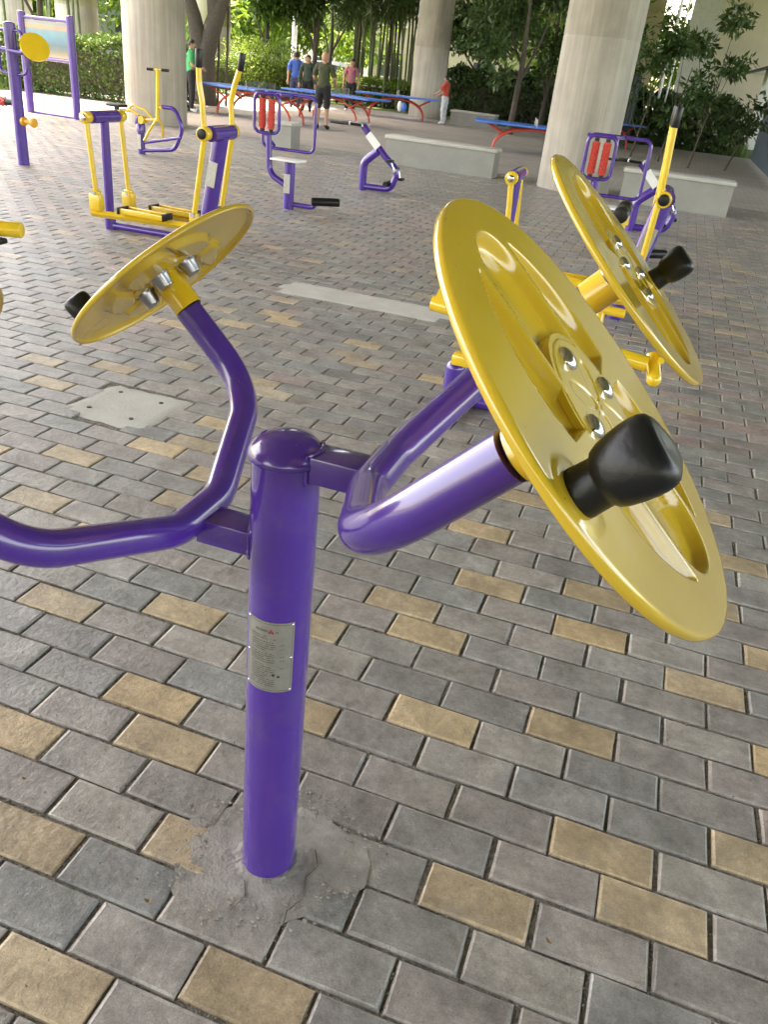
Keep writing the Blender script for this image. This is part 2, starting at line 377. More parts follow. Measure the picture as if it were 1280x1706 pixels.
LAWN = mat('lawn', (0.10, 0.17, 0.03), .9, col2=(.045, .08, .02), scale=2.5, bump=.6, bscale=25)
sheet('ground', -1500, 1500, -1500, 2500, -.02, LAWN)

# ---- slabs and mortar
def slab(name, x0, x1, y0, y1, label, holes=True, z=.004):
    g = MB(); nx, ny = 10, 9; vs = []
    for j in range(ny + 1):
        for i in range(nx + 1):
            e = (i in (0, nx)) or (j in (0, ny))
            vs.append((x0 + (x1 - x0) * i / nx + (rng.normal(0, .006) if e else 0), y0 + (y1 - y0) * j / ny + (rng.normal(0, .005) if e else 0), z + rng.normal(0, .0008) - (.012 if e else 0)))
    g.add(vs, [(j * (nx + 1) + i, j * (nx + 1) + i + 1, (j + 1) * (nx + 1) + i + 1, (j + 1) * (nx + 1) + i) for j in range(ny) for i in range(nx)])
    t = thing(name, (x0, y0, 0), label, 'slab'); obj('surface', g, CONCL, t)
    if holes:
        for a, b in ((.22, .25), (.24, .78), (.72, .22), (.74, .75)):
            h = MB(); h.cyl((x0 + (x1 - x0) * a, y0 + (y1 - y0) * b, z - .002), (x0 + (x1 - x0) * a, y0 + (y1 - y0) * b, z + .0025), .011, n=10); obj('bolt_hole', h, BLACK, t)
    return t
slab('concrete_slab', -2.175, -1.70, 1.245, 1.685, 'pale square concrete slab with four dark bolt holes set in the paving')
slab('concrete_slab', -2.40, -0.98, 3.86, 4.28, 'long pale concrete strip set in the paving beyond the large wheels', holes=False)
AX = Vector((-.2175, -.505, 0))
g = MB(); NA, NR = 110, 30; vs = [(AX.x, AX.y, .005)]
def rad(a): return .178 + .03 * math.sin(2 * a + .6) + .014 * math.sin(5 * a) + .006 * math.sin(11 * a + 1) + .003 * math.sin(23 * a)
for j in range(1, NR + 1):
    for k in range(NA):
        a = 2 * math.pi * k / NA; rr = rad(a) * j / NR
        hz = .0036 * (1 - (j / NR) ** 2.2) - .0012 + .0011 * math.sin(31 * rr * math.cos(a) + 2) * math.sin(37 * rr * math.sin(a)) + .0006 * math.sin(90 * rr * math.cos(a)) * math.sin(83 * rr * math.sin(a) + 1) + rng.normal(0, .00025) + (.004 if rr < .066 else 0)
        vs.append((AX.x + rr * math.cos(a) * 1.05, AX.y + rr * math.sin(a) * .95, hz))
fs = [(0, 1 + k, 1 + (k + 1) % NA) for k in range(NA)]
for j in range(NR - 1):
    for k in range(NA): a = 1 + j * NA + k; b = 1 + j * NA + (k + 1) % NA; fs.append((a, a + NA, b + NA, b))
g.add(vs, fs)
MORT = mat('mortar', (0.30, 0.28, 0.25), .85, var=.22, scale=16, bump=.35, bscale=140, dirt=.6, dirtcol=(.42, .40, .36), dscale=8)
mp = obj('mortar_patch', g, MORT, paving)
CRK = mat('crack_dark', (.06, .055, .05), .95)
for pts in ([(.085, .055), (.11, .02), (.098, -.02), (.112, -.06), (.095, -.10), (.10, -.135)], [(-.02, -.075), (.0, -.11), (-.015, -.15)]):
    P_ = fillet([(AX.x + a, AX.y + b, .0062) for a, b in pts], .012, 3); g2 = MB(); P_ = [Vector((p.x + rng.normal(0, .0012), p.y + rng.normal(0, .0012), .0029)) for p in P_]
    g2.tube(P_, .001, 5, radii=[.0009 * (.35 + rng.random()) for _ in P_]); obj('crack', g2, CRK, paving)
g2 = MB()
for _ in range(420):
    a = rng.random() * 6.283; rr = rad(a) * rng.uniform(.72, 1.22); g2.sphere((AX.x + rr * math.cos(a), AX.y + rr * math.sin(a), .003), .0012 + .0035 * rng.random() ** 3, 6, sc=(1.3, 1, .6))
o = obj('mortar_crumbs', g2, MORT, paving); o['kind'] = 'stuff'

# ---- grit lying in the joints close to the viewer
gv = []; gf = []
for i in range(15000):
    r_ = int(rng.integers(int(-2.4 / BV), int(1.6 / BV))); 
    if rng.random() < .62: x = rng.uniform(-3.0, 1.7); y = -r_ * BV + rng.normal(0, .0026)
    else:
        c_ = int(rng.integers(-12, 7)); x = (c_ + .5 * (r_ % 2)) * BU + rng.normal(0, .0028); y = -(r_ + rng.random()) * BV
    q_ = .0009 + .0016 * rng.random() ** 2; b_ = len(gv); z_ = -.0062 + .004 * rng.random()
    for d3 in ((1, 1, 1), (1, -1, -1), (-1, 1, -1), (-1, -1, 1)): gv.append((x + d3[0] * q_ * rng.uniform(.5, 1.2), y + d3[1] * q_ * rng.uniform(.5, 1.2), z_ + d3[2] * q_))
    gf += [(b_, b_ + 1, b_ + 2), (b_, b_ + 3, b_ + 1), (b_, b_ + 2, b_ + 3), (b_ + 1, b_ + 3, b_ + 2)]
g = MB(); g.add(gv, gf); o = obj('grit', g, mat('grit_stone', (.34, .31, .26), .9, col2=(.10, .085, .06), scale=120), smooth=False); tag(o, 'fine sandy grit filling the joints of the paving', 'gravel', kind='stuff')
# ---- small litter on the paving (one object each is too small to show)
LEAFBR = mat('dry_leaf', (0.22, 0.14, 0.06), .8, var=.3, scale=60)
for i, (x, y) in enumerate([(-.83, -.545), (-.395, -.70), (.40, -.46), (.66, .35)]):
    g = MB(); a = rng.random() * 6.28; L = .007 + .004 * rng.random(); pts = []
    for k in range(8):
        t = k / 8 * 6.283; px_, py_ = L * math.cos(t), L * .45 * math.sin(t)
        pts.append((x + px_ * math.cos(a) - py_ * math.sin(a), y + px_ * math.sin(a) + py_ * math.cos(a), .004 + .003 * abs(math.cos(t))))
    pts.append((x, y, .0025)); g.add(pts, [(k, (k + 1) % 8, 8) for k in range(8)])
    o = obj('dry_leaf', g, LEAFBR, loc=(x, y, 0)); tag(o, ['tiny dry leaf on the tan and grey bricks left of the purple post', 'tiny dry leaf in the joint in front of the purple post', 'tiny dry leaf on the bricks below the nearest big wheel', 'tiny dry leaf on the paving farther right of the nearest big wheel'][i], 'leaf', 'dry leaves on the paving')

# ---- overpass deck and pillars
g = MB()
g.box((3, -8, 11.0), (38, 176, 1.6))  # stretched beyond view to keep sun out and darken right and back
for k in range(10): g.box((3, -72 + 17 * k, 9.7), (36, 1.6, 1.0))
for x in (-13, -8, -3, 2, 7, 12, 17): g.box((x, -8, 9.85), (1.1, 175.5, .7))
deck = obj('overpass_deck', g, CONC, smooth=False); tag(deck, 'beige concrete overpass deck and beams high above the plaza', 'bridge')
def pillar(x, y, label, r=.62, h=10.3, plaque=False, group='round concrete overpass pillars'):
    t = thing('concrete_pillar', (x, y, 0), label, 'pillar', group)
    g = MB(); n = 48
    g.lathe((x, y, -.05), (0, 0, 1), [(r * 1.0, 0), (r, .5), (r, 2.28), (r - .008, 2.29), (r - .008, 2.31), (r, 2.32), (r, 4.78), (r - .008, 4.79), (r - .008, 4.81), (r, 4.82), (r, 9), (r * 1.0, h - .7), (r * 1.15, h - .4), (r * 1.4, h)], n)
    obj('shaft', g, CONC, t)
    if plaque:
        g = MB(); g.box((x + .05, y - r - .02, 2.6), (.42, .03, .5)); fr = obj('number_plaque', g, REDP, t, smooth=False)
        g = MB(); g.box((x + .05, y - r - .037, 2.6), (.3, .01, .36)); obj('plaque_face', g, WHITE, fr, smooth=False)
    return t
pillar(-10.30, 14.64, 'thick round concrete pillar standing behind the yellow rider machine')
pillar(-9.01, 30.3, 'slimmer looking far round pillar beside the man in red', group='round concrete overpass pillars')
pillar(-1.357, 13.545, 'nearest thick round pillar rising behind the two large yellow wheels', r=.61)
def azx(px, dist):
    """ground point in the direction of photo column px at a distance"""
    d = RIGHT * ((px - 640) / 1335) + FWD + DOWN * ((150 - 853) / 1335); d.z = 0; d.normalize()
    return CAM.x + d.x * dist, CAM.y + d.y * dist
for px, dd, r, lb in ((137, 34, .7, 'pale far pillar with a red plaque behind the hedge at left'), (352, 40, .8, 'pale far pillar behind the dark forked tree'), (28, 36, .8, 'pale far pillar at the left edge behind the picture board')):
    x, y = azx(px, dd); pillar(x, y, lb, r, 12, plaque=(px != 352))

# ---- abutment wall at the right
g = MB(); x0, y0 = azx(1128, 50); x1, y1 = 46.0, y0 + 1.0  # far end added out of view to block bright sky in wheel reflections
d = Vector((x1 - x0, y1 - y0, 0)); L = d.length; a = math.atan2(d.y, d.x)
WALLB = mat('beige_wall', (0.62, 0.55, 0.45), .85, var=.08, scale=.8, dirt=.35, dirtcol=(.42, .37, .31), dscale=.5)
t = thing('abutment_wall', (x0, y0, 0), 'large beige concrete abutment wall closing the space under the overpass at right', 'wall')
g.box(((x0 + x1) / 2, (y0 + y1) / 2, 5.2), (L, .8, 10.6), rz=a); obj('wall_face', g, WALLB, t, smooth=False)
g = MB(); g.box((x0 + .6 * math.cos(a), y0 - .5, 4.9), (1.5, 1.0, 9.8), rz=a)
for zz in (3.1, 6.4): g.box(((x0 + x1) / 2, (y0 + y1) / 2 - .45, zz), (L, .12, .12), rz=a)
obj('pilaster', g, CONCL, t, smooth=False)
g = MB(); hx, hy = azx(1262, 52); g.cyl((hx, hy + 1.8, 6.3), (hx, hy + .9, 6.3), .3, n=20); obj('drain_pipe', g, BLACK, t)

# ================================================================== MAIN MACHINE
s45 = math.sqrt(.5)
def disc_wheel(root, center, N, ex, hang, hr=.150, sl=.079):
    N = Vector(N).normalized(); ex = Vector(ex).normalized(); ey = N.cross(ex).normalized(); c = Vector(center); RR = .2255
    def P(a, b, h): return c + ex * a + ey * b + N * h
    def ss(x): x = min(1, max(0, x)); return x * x * (3 - 2 * x)
    ca, sa = math.cos(hang), math.sin(hang)
    def height(a, b):
        # rotate so that the handle lies on the -x axis of the pattern
        u = -(a * ca + b * sa); v = -(-a * sa + b * ca)
        r = math.hypot(u, v); th = math.degrees(math.atan2(v, u)); h = 0.0
        def dip(sd, wdt, dep): return -dep * ss(sd / wdt + .5)
        # two large oval pockets up and down
        vv = abs(v); q = Vector((u, vv))
        top = .050 - math.hypot(u, max(0, vv - .136)) if vv > .136 else .050 - abs(u)
        top = min(top, r - .076); h += dip(top, .0075, .0125)
        # four crescents
        at_ = abs(abs(th) - 90)      # 0 = up, 90 = side
        arc = min(r - .077, .172 - .00095 * (at_ - 25) - r); angd = min(abs(u) - .066, (81 - at_) * math.pi / 180 * r)
        h += dip(min(arc, angd), .0075, .0125)
        h += 0                      # hub plateau, slightly proud
        for k in range(4):                                   # small leaf dents between the bolts
            t_ = math.radians(45 + 90 * k); du = u * math.cos(t_) + v * math.sin(t_); dv = -u * math.sin(t_) + v * math.cos(t_)
            h += dip(.010 - math.hypot((du - .03) * .5, dv), .008, .003)
        h += dip(.030 - math.hypot(u + hr, v), .010, -.0015)  # pad under the handle
        return h
    nr, ntt = (130, 400) if N.x > 0 else (70, 200); g = MB(); vs = []; fs = []
    for j in range(nr + 1):
        r = RR * .965 * j / nr
        for k in range(ntt):
            a = 2 * math.pi * k / ntt; x_, y_ = r * math.cos(a), r * math.sin(a); vs.append(P(x_, y_, height(x_, y_)))
    rim = [(.980, 0), (.989, -.0004), (.995, -.0016), (.999, -.0038), (1.0, -.0064), (.997, -.0092), (.991, -.0108), (.982, -.0112), (.973, -.0100), (.966, -.0075), (.960, -.0045)]
    for q, hh in rim:
        for k in range(ntt):
            a = 2 * math.pi * k / ntt; vs.append(P(RR * q * math.cos(a), RR * q * math.sin(a), hh))
    nb = 42
    for j in range(nb, -1, -1):
        r = RR * .95 * j / nb
        for k in range(ntt):
            a = 2 * math.pi * k / ntt; x_, y_ = r * math.cos(a), r * math.sin(a); vs.append(P(x_, y_, height(x_, y_) - .003))
    rows = nr + 1 + len(rim) + nb + 1
    for j in range(rows - 1):
        for k in range(ntt): a = j * ntt + k; b = j * ntt + (k + 1) % ntt; fs.append((a, b, b + ntt, a + ntt))
    g.add(vs, fs)
    wh = obj('wheel', g, WHEEL, root, ang=60)
    for k in range(4):
        a = k * math.pi / 2 + hang; q = P(.053 * math.cos(a), .053 * math.sin(a), .0018)
        g = MB(); g.lathe(q, N, [(.0120, -.002), (.0120, .0004), (.0105, .0022), (.0070, .0038), (.002, .0046)], 20); obj('bolt', g, STEEL, wh, ang=60)
        g = MB(); q = P(.053 * math.cos(a), .053 * math.sin(a), -.004)
        g.lathe(q, -N, [(.0195, 0), (.0195, .010), (.018, .012), (.0145, .031), (.0135, .033)], 24); obj('nut', g, DKSTEEL, wh)
    g = MB(); g.lathe(c, -N, [(.079, .001), (.079, .0075), (.077, .009), (.0295, .0092)], 48); obj('hub_plate', g, WHEEL, wh)
    g = MB(); g.lathe(c, -N, [(.0306, .008), (.0306, sl - .0035), (.0296, sl - .003)], 40); obj('hub_sleeve', g, YELLOW, wh)
    g = MB(); g.lathe(c, -N, [(.0276, sl - .0035), (.0276, sl + .001)], 40); obj('bearing_gap', g, BLACK, wh)
    a = hang; q = P(hr * math.cos(a), hr * math.sin(a), .0025)
    g = MB(); g.lathe(q, N, [(.0196, -.001), (.0200, .001), (.0195, .005), (.0190, .017), (.0198, .0195), (.0222, .0215, .02), (.0248, .028, .03), (.0268, .038, .04), (.0278, .048, .06), (.0277, .056, .08), (.0266, .062, .10), (.0245, .066, .12), (.0205, .0688, .13), (.0130, .0692, .10), (.006, .0678, .05), (.001, .0672)], 42, lobes=3, up=tuple(ex))
    obj('handle', g, BLACK, wh, ang=75)
    return wh
lab = 'purple post carrying four tilted yellow hand wheels, front machine of the plaza'
mach = thing('shoulder_wheel_machine', (AX.x, AX.y, 0), lab, 'exercise machine')
g = MB(); g.lathe(AX, (0, 0, 1), [(.057, -.02), (.057, .3), (.057, .6), (.057, .982)], 56); post = obj('post', g, PURPLE, mach)
g = MB(); g.lathe((AX.x, AX.y, .978), (0, 0, 1), [(.057, 0), (.0622, .001), (.0636, .005), (.0625, .011), (.057, .022), (.046, .032), (.031, .039), (.014, .043), (.002, .0438)], 56); obj('cap', g, PURPLE, mach, ang=70)
for sx, zc in ((1, 1.286), (-1, 1.119)):
    D = AX + Vector((.454 * sx, 0, zc)); md = Vector((-sx * s45, 0, -s45)); YY = Vector((0, 1, 0))
    te = {(1, -1): .081, (1, 1): .091, (-1, 1): .079, (-1, -1): .079}
    path = [(te[(sx, -1)], -.364), (.286, -.364), (.412, -.070), (.412, .070), (.286, .364), (te[(sx, 1)], .364)]
    pts = fillet([D + md * t + YY * y for t, y in path], [.17, .15, .15, .17], 14)
    g = MB(); g.tube(pts, .0285, 32); bt = obj('bent_tube', g, PURPLE, mach, ang=60)
    mid = D + md * .412
    x0 = AX.x + sx * .050; x1 = mid.x - sx * .012; zb = mid.z - .012
    g = MB(); g.box(((x0 + x1) / 2, AX.y, zb - .004), (abs(x1 - x0), .062, .046), bev=.003); obj('arm', g, PURPLE, mach)
    # weld beads along both joints
    for xx, hw in ((x1, .032), ):
        pts = [Vector((xx - sx * .001 + rng.normal(0, .0006), AX.y + y_, zb + .019 + rng.normal(0, .0006))) for y_ in np.linspace(-hw, hw, 26)]
        g = MB(); g.tube(pts, .003, 8, radii=[.0032 + abs(rng.normal(0, .0009)) for _ in pts]); obj('weld_bead', g, PURPLE, mach)
    loop = []
    for t_ in np.linspace(0, 1, 60, endpoint=False):
        q = t_ * 4; k = int(q); f_ = q - k; cs = [(-.032, -.028), (.032, -.028), (.032, .020), (-.032, .020)]
        yy = cs[k][0] + (cs[(k + 1) % 4][0] - cs[k][0]) * f_; zz = cs[k][1] + (cs[(k + 1) % 4][1] - cs[k][1]) * f_
        loop.append(Vector((AX.x + sx * (math.sqrt(.057 ** 2 - yy * yy) + .001), AX.y + yy, zb + zz)))
    g = MB(); g.tube(loop, .003, 8, closed=True, radii=[.003 + abs(rng.normal(0, .0007)) for _ in loop]); obj('weld_bead', g, PURPLE, mach)
    for sy in (-1, 1):
        off = {(1, -1): (.0085, .011, .002), (1, 1): (-.007, .003, -.001), (-1, 1): (0, .003, .004)}.get((sx, sy), (0, 0, 0))
        N = {(1, -1): Vector((.703, .006, .711)), (1, 1): Vector((.702, .02, .712)), (-1, 1): Vector((-.707, .012, .707))}.get((sx, sy), Vector((sx * s45, 0, s45))).normalized(); ex = Vector((0, sx, 0)); ex = (ex - N * ex.dot(N)).normalized(); off = Vector(off) + N * .005
        hang = {(1, -1): R_(181), (1, 1): R_(-21), (-1, 1): R_(-66), (-1, -1): R_(160)}[(sx, sy)]
        disc_wheel(mach, D + YY * (.364 * sy) + Vector(off), N, ex, hang, sl=te[(sx, sy)] + off.dot(N), hr={(-1, 1): .178, (1, -1): .190}.get((sx, sy), .160))
# maker plate on the post
def plate_on(parent, c0, r, a0, a1, z0, z1, n=24, text=True):
    """curved plate between angles a0,a1"""
    c0 = Vector(c0); g = MB(); vs = []; fs = []
    for k in range(n + 1):
        a = a0 + (a1 - a0) * k / n
        for rr in (r + .0002, r + .0016):
            for zz in (z0, z1): vs.append((c0.x + rr * math.cos(a), c0.y + rr * math.sin(a), zz))
    for k in range(n):
        b = k * 4; fs += [(b + 2, b + 6, b + 7, b + 3), (b, b + 1, b + 5, b + 4), (b + 1, b + 3, b + 7, b + 5), (b, b + 4, b + 6, b + 2)]
    fs += [(0, 2, 3, 1), (n * 4, n * 4 + 1, n * 4 + 3, n * 4 + 2)]; g.add(vs, fs); return obj('maker_plate', g, PLATE, parent)
PLATE = mat('brushed_plate', (0.36, 0.355, 0.33), .42, metal=.7, var=.12, scale=40)
INK = mat('plate_ink', (0.03, 0.03, 0.03), .5); INKR = mat('plate_red_ink', (0.35, 0.01, 0.03), .5)
tc = CAM - AX; ca_ = math.atan2(tc.y, tc.x)          # towards the viewer side of the post
pa0, pa1, pz0, pz1 = R_(-131), R_(-38), .530, .686
PR = .057
pl = plate_on(post, AX, PR, pa0, pa1, pz0, pz1)
W_ = (pa1 - pa0) * PR
def wrap(x, z, h=.0019): a = pa0 + x / PR; return (AX.x + (PR + h) * math.cos(a), AX.y + (PR + h) * math.sin(a), pz0 + z)
def strip(g, x0, x1, z0, z1, mi=0, n=6):
    vs = []; 
    for k in range(n + 1):
        x = x0 + (x1 - x0) * k / n; vs += [wrap(x, z0), wrap(x, z1)]
    g.add(vs, [(2 * k, 2 * k + 2, 2 * k + 3, 2 * k + 1) for k in range(n)], mi)
H_ = pz1 - pz0
g = MB(); e = .0035
strip(g, e, W_ - e, e, e + .0006, n=20); strip(g, e, W_ - e, H_ - e - .0006, H_ - e, n=20); strip(g, e, e + .0005, e, H_ - e, n=1); strip(g, W_ - e - .0005, W_ - e, e, H_ - e, n=1)
obj('border_line', g, INK, pl, smooth=False)
def text_wrapped(txt, x, z, size, mt, name):
    cu = bpy.data.curves.new('t', 'FONT'); cu.body = txt; cu.size = size; cu.resolution_u = 2; o = bpy.data.objects.new('t', cu); COL.objects.link(o)
    me = bpy.data.meshes.new_from_object(o); bpy.data.objects.remove(o)
    g = MB(); vs = [wrap(x + v.co.x, z + v.co.y, .0021) for v in me.vertices]; g.add(vs, [tuple(p.vertices) for p in me.polygons])
    return obj(name, g, mt, pl, smooth=False)
zt = H_ - .022
text_wrapped('IRONM', .022, zt, .0072, INK, 'lettering'); text_wrapped('N', .059, zt, .0072, INK, 'lettering')
g = MB()
for k, sc_ in enumerate((1.0, .62)):
    cx, cz = .0515, zt - .001; w_, hh, th_ = .0055 * (1 if k == 0 else .8), .0085 * sc_, .0018
    for sg in (-1, 1):
        pts = [(0, hh), (sg * w_, 0), (sg * (w_ - th_), 0), (0, hh - th_ * 1.6)]
        g.add([wrap(cx + a, cz + b - k * .0012, .0021) for a, b in pts], [(0, 1, 2, 3)] if sg < 0 else [(3, 2, 1, 0)])
obj('logo', g, INKR, pl, smooth=False)
g = MB(); zz = zt - .010; line = 0
while zz > .012:
    x = .013; xe = W_ - (.034 if line % 6 else .05)
    if line in (2, 7, 12): zz -= .003
    while x < xe:
        wd = .0008 + rng.random() * .0022
        if rng.random() < .86: strip(g, x, x + wd, zz, zz + .0016 * (.6 + .5 * rng.random()), n=1)
        x += wd + .0006
    if line in (3, 5, 8, 10, 13): strip(g, W_ - .019, W_ - .0175, zz, zz + .002, n=1); strip(g, W_ - .024, W_ - .021, zz, zz + .001, n=1)
    zz -= .0046; line += 1
for cx, cz in ((.058, .040), (.067, .037)):
    ring = [wrap(cx + .0026 * math.cos(t_), cz + .0026 * math.sin(t_), .0022) for t_ in np.linspace(0, 6.283, 12, endpoint=False)]; g.add(ring, [tuple(range(12))])
obj('small_print', g, INK, pl, smooth=False)
for x, z_ in ((.004, .004), (.004, H_ / 2), (.004, H_ - .004), (W_ - .004, .004), (W_ - .0045, H_ / 2), (W_ - .004, H_ - .005)):
    a = pa0 + x / PR; g = MB(); g.lathe(wrap(x, z_, .0012), (math.cos(a), math.sin(a), 0), [(.0026, 0), (.0026, .0006), (.0018, .0015), (.0004, .0019)], 12); obj('rivet', g, STEEL, pl)

# ================================================================== OTHER MACHINES
def walker(P1, label, stride=1.0):
    X, Y = P1; t = thing('air_walker', (X, Y, 0), label, 'exercise machine', 'purple and yellow elliptical walkers')
    def q(a, b, z): return Vector((X + a - .04 * b, Y + b + .04 * a, z))
    g = MB(); g.cyl(q(0, 0, -.02), q(0, 0, .90), .040, n=24); g.lathe(q(0, 0, 0), (0, 0, 1), [(.05, 0), (.05, .10), (.042, .105)], 24); obj('rear_post', g, PURPLE, t)
    g = MB(); g.cyl(q(0, -.185, .92), q(0, .185, .92), .050, n=24); obj('rear_crossbar', g, PURPLE, t)
    g = MB(); g.cyl(q(.93, 0, -.02), q(1.10, 0, .90), .066, n=28); obj('front_post', g, PURPLE, t)
    g = MB(); g.box(q(1.045, -.067, .60) , (.085, .008, .20), rot=Matrix.Rotation(R_(-10.5), 3, 'Y').inverted() @ Matrix.Identity(3)); obj('maker_plate', g, PLATE, t, smooth=False)
    g = MB(); g.cyl(q(1.10, -.19, .92), q(1.10, .19, .92), .060, n=28); obj('front_crossbar', g, PURPLE, t)
    g = MB(); g.tube([q(0, 0, .035), q(.93, 0, .035)], .030, 18); obj('ground_bar', g, PURPLE, t)
    for sb in (-1, 1):
        b = .25 * sb
        dz = .03 * sb; da = -.0 if sb < 0 else 0
        g = MB(); g.cyl(q(0, b - .035, .92), q(0, b + .035, .92), .048, n=22, bev=.006); g.tube([q(0, b, .90), q(.045, b, .31 - dz)], .021, 16); g.cyl(q(.045, b - .03, .31 - dz), q(.045, b + .03, .31 - dz), .030, n=16); ar = obj('rear_arm', g, YELLOW, t)
        g = MB(); g.cyl(q(0, b + sb * .033, .92), q(0, b + sb * .055, .92), .026, n=16, bev=.006); g.cyl(q(.045, b - .042, .31 - dz), q(.045, b + .042, .31 - dz), .014, n=12); pieces('pivot_bolt', g, STEEL, ar)
        # bracket, foot bar
        g = MB(); z0 = .17 - dz * .6
        g.box(q(.045, b, z0 + .075), (.105, .075, .13), bev=.006); g.box(q(.045, b, z0 + .14), (.07, .05, .05), bev=.008)
        g.tube([q(-.01, b, z0 - .02), q(.98, b, z0 + .0)], .030, 4); fb = obj('foot_bar', g, YELLOW, t, ang=30)
        g = MB(); tx0, tx1 = .30, .72
        for yy in (-.062, .062): g.box(q((tx0 + tx1) / 2, b + yy * 1.0, z0 + .045), (tx1 - tx0, .022, .045), bev=.003)
        g.box(q((tx0 + tx1) / 2, b, z0 + .038), (tx1 - tx0, .13, .012)); tr = obj('footrest', g, YELLOW, fb)
        for xx in (tx0, tx1): g = MB(); g.box(q(xx, b, z0 + .045), (.022, .155, .056), bev=.004); obj('end_cap', g, BLACK, fb)
        g = MB(); g.box(q(.98, b, z0 + .06), (.07, .06, .11), bev=.008); obj('front_bracket', g, YELLOW, fb)
        # handle arm
        top = [(.98, .29), (1.08, .90), (1.065, 1.15), (1.03 + (.01 if sb < 0 else .07), 1.28), (1.035 + (0 if sb < 0 else .11), 1.40)] if stride else [(1.03, .29), (1.05, .90), (1.045, 1.12), (1.035, 1.28), (1.03, 1.39)]
        g = MB(); g.tube(fillet([q(a, b, z) for a, z in top], .12, 6), .0225, 18); g.cyl(q(1.08, b - .04, .92), q(1.08, b + .04, .92), .055, n=24, bev=.006); ha = obj('handle_arm', g, YELLOW, t)
        g = MB(); a0 = Vector(q(*([top[-1][0]] + [b] + [top[-1][1] - .02]))); a1 = a0 + Vector((.003 if (sb < 0 or not stride) else .02, 0, .13)); g.cyl(a0, a1, .0275, n=20, bev=.006); pieces('grip', g, BLACK, ha)
        g = MB(); g.cyl(q(1.08, b + sb * .038, .92), q(1.08, b + sb * .055, .92), .040, n=20, bev=.006); obj('pivot_cap', g, BLACK, ha)
        g = MB(); g.cyl(q(.98, b - .04, .29), q(.98, b + .04, .29), .02, n=12); pieces('pivot_bolt', g, STEEL, ha)
    return t
wk = walker((-4.447, 4.847), 'elliptical walker with black grips at left, in front of the round pillar')
w2 = walker((-.86, 4.93), 'elliptical walker half hidden behind the two large yellow wheels at right', 0)

def massager(P0, label):
    X, Y = P0; t = thing('back_massager', (X, Y, 0), label, 'exercise machine', 'purple back massagers with red rollers')
    def q(a, b, z): return Vector((X + a, Y + b, z))
    g = MB(); g.cyl(q(0, 0, -.02), q(0, 0, .50), .062, n=26); obj('post', g, PURPLE, t)
    g = MB(); g.box(q(0, -.063, .27), (.075, .006, .20)); obj('maker_plate', g, PLATE, t, smooth=False)
    g = MB(); g.box(q(-.02, 0, .512), (.34, .26, .02), bev=.008); obj('seat_plate', g, WHITE, t)
    g = MB(); g.tube(fillet([q(-.03, 0, .24), q(-.25, 0, .34), q(-.27, 0, .74)], .16, 8), .034, 18); obj('support_tube', g, PURPLE, t)
    def ring(a0, a1, b0, b1, z0, z1, r, name):
        P = [q(a0, b0, z0), q(a1, b1, z0), q(a1, b1, z1), q(a0, b0, z1)]; m0 = (P[0] + P[3]) / 2
        g = MB(); g.tube(fillet([m0] + [P[3], P[2], P[1], P[0]] + [m0 - Vector((0, 0, .001))], .07, 6), r, 16); return obj(name, g, PURPLE, t)
    ring(-.42, -.14, -.06, -.02, .76, 1.15, .018, 'roller_frame')
    ring(-.44, .18, .20, .24, .59, 1.15, .018, 'side_loop')
    g = MB()
    g.tube([q(-.42, -.06, 1.15), q(-.44, .20, 1.15)], .018, 12); g.tube([q(-.14, -.02, 1.15), q(-.10, .22, 1.15)], .018, 12); g.tube([q(-.30, -.04, .76), q(-.30, .21, .62)], .018, 12); pieces('frame_link', g, PURPLE, t)
    for a in (-.335, -.225):
        g = MB(); ro = MB(); zlo, zhi = .80, 1.10
        ro.cyl(q(a, -.04, zlo), q(a, -.04, zhi), .030, n=16)
        for k in range(13):
            for j in range(7):
                th = 2 * math.pi * j / 7 + k * .45; z_ = zlo + .02 + k * (zhi - zlo - .04) / 12
                ro.sphere(q(a + .031 * math.cos(th), -.04 + .031 * math.sin(th), z_), .012, 6)
        rr = obj('roller', ro, RED, t)
        g.cyl(q(a, -.04, zlo - .035), q(a, -.04, zlo), .024, n=14); g.cyl(q(a, -.04, zhi), q(a, -.04, zhi + .03), .024, n=14); pieces('roller_end', g, BLACK, rr)
    g = MB(); g.tube(fillet([q(.03, 0, .05), q(.30, .02, .05), q(.34, .02, .13)], .05, 5), .028, 14); obj('foot_arm', g, PURPLE, t)
    g = MB(); g.cyl(q(.30, -.04, .12), q(.58, .12, .13), .045, n=18, bev=.01); obj('foot_roller', g, BLACK, t)
    return t
ms = massager((-3.83, 7.31), 'back massager with red rollers and round seat plate between the walker and the bike')
m2 = copy_tree(ms); m2.location = (-.21, 7.39, 0); m2['label'] = 'back massager with red rollers in front of the nearest thick pillar at right'

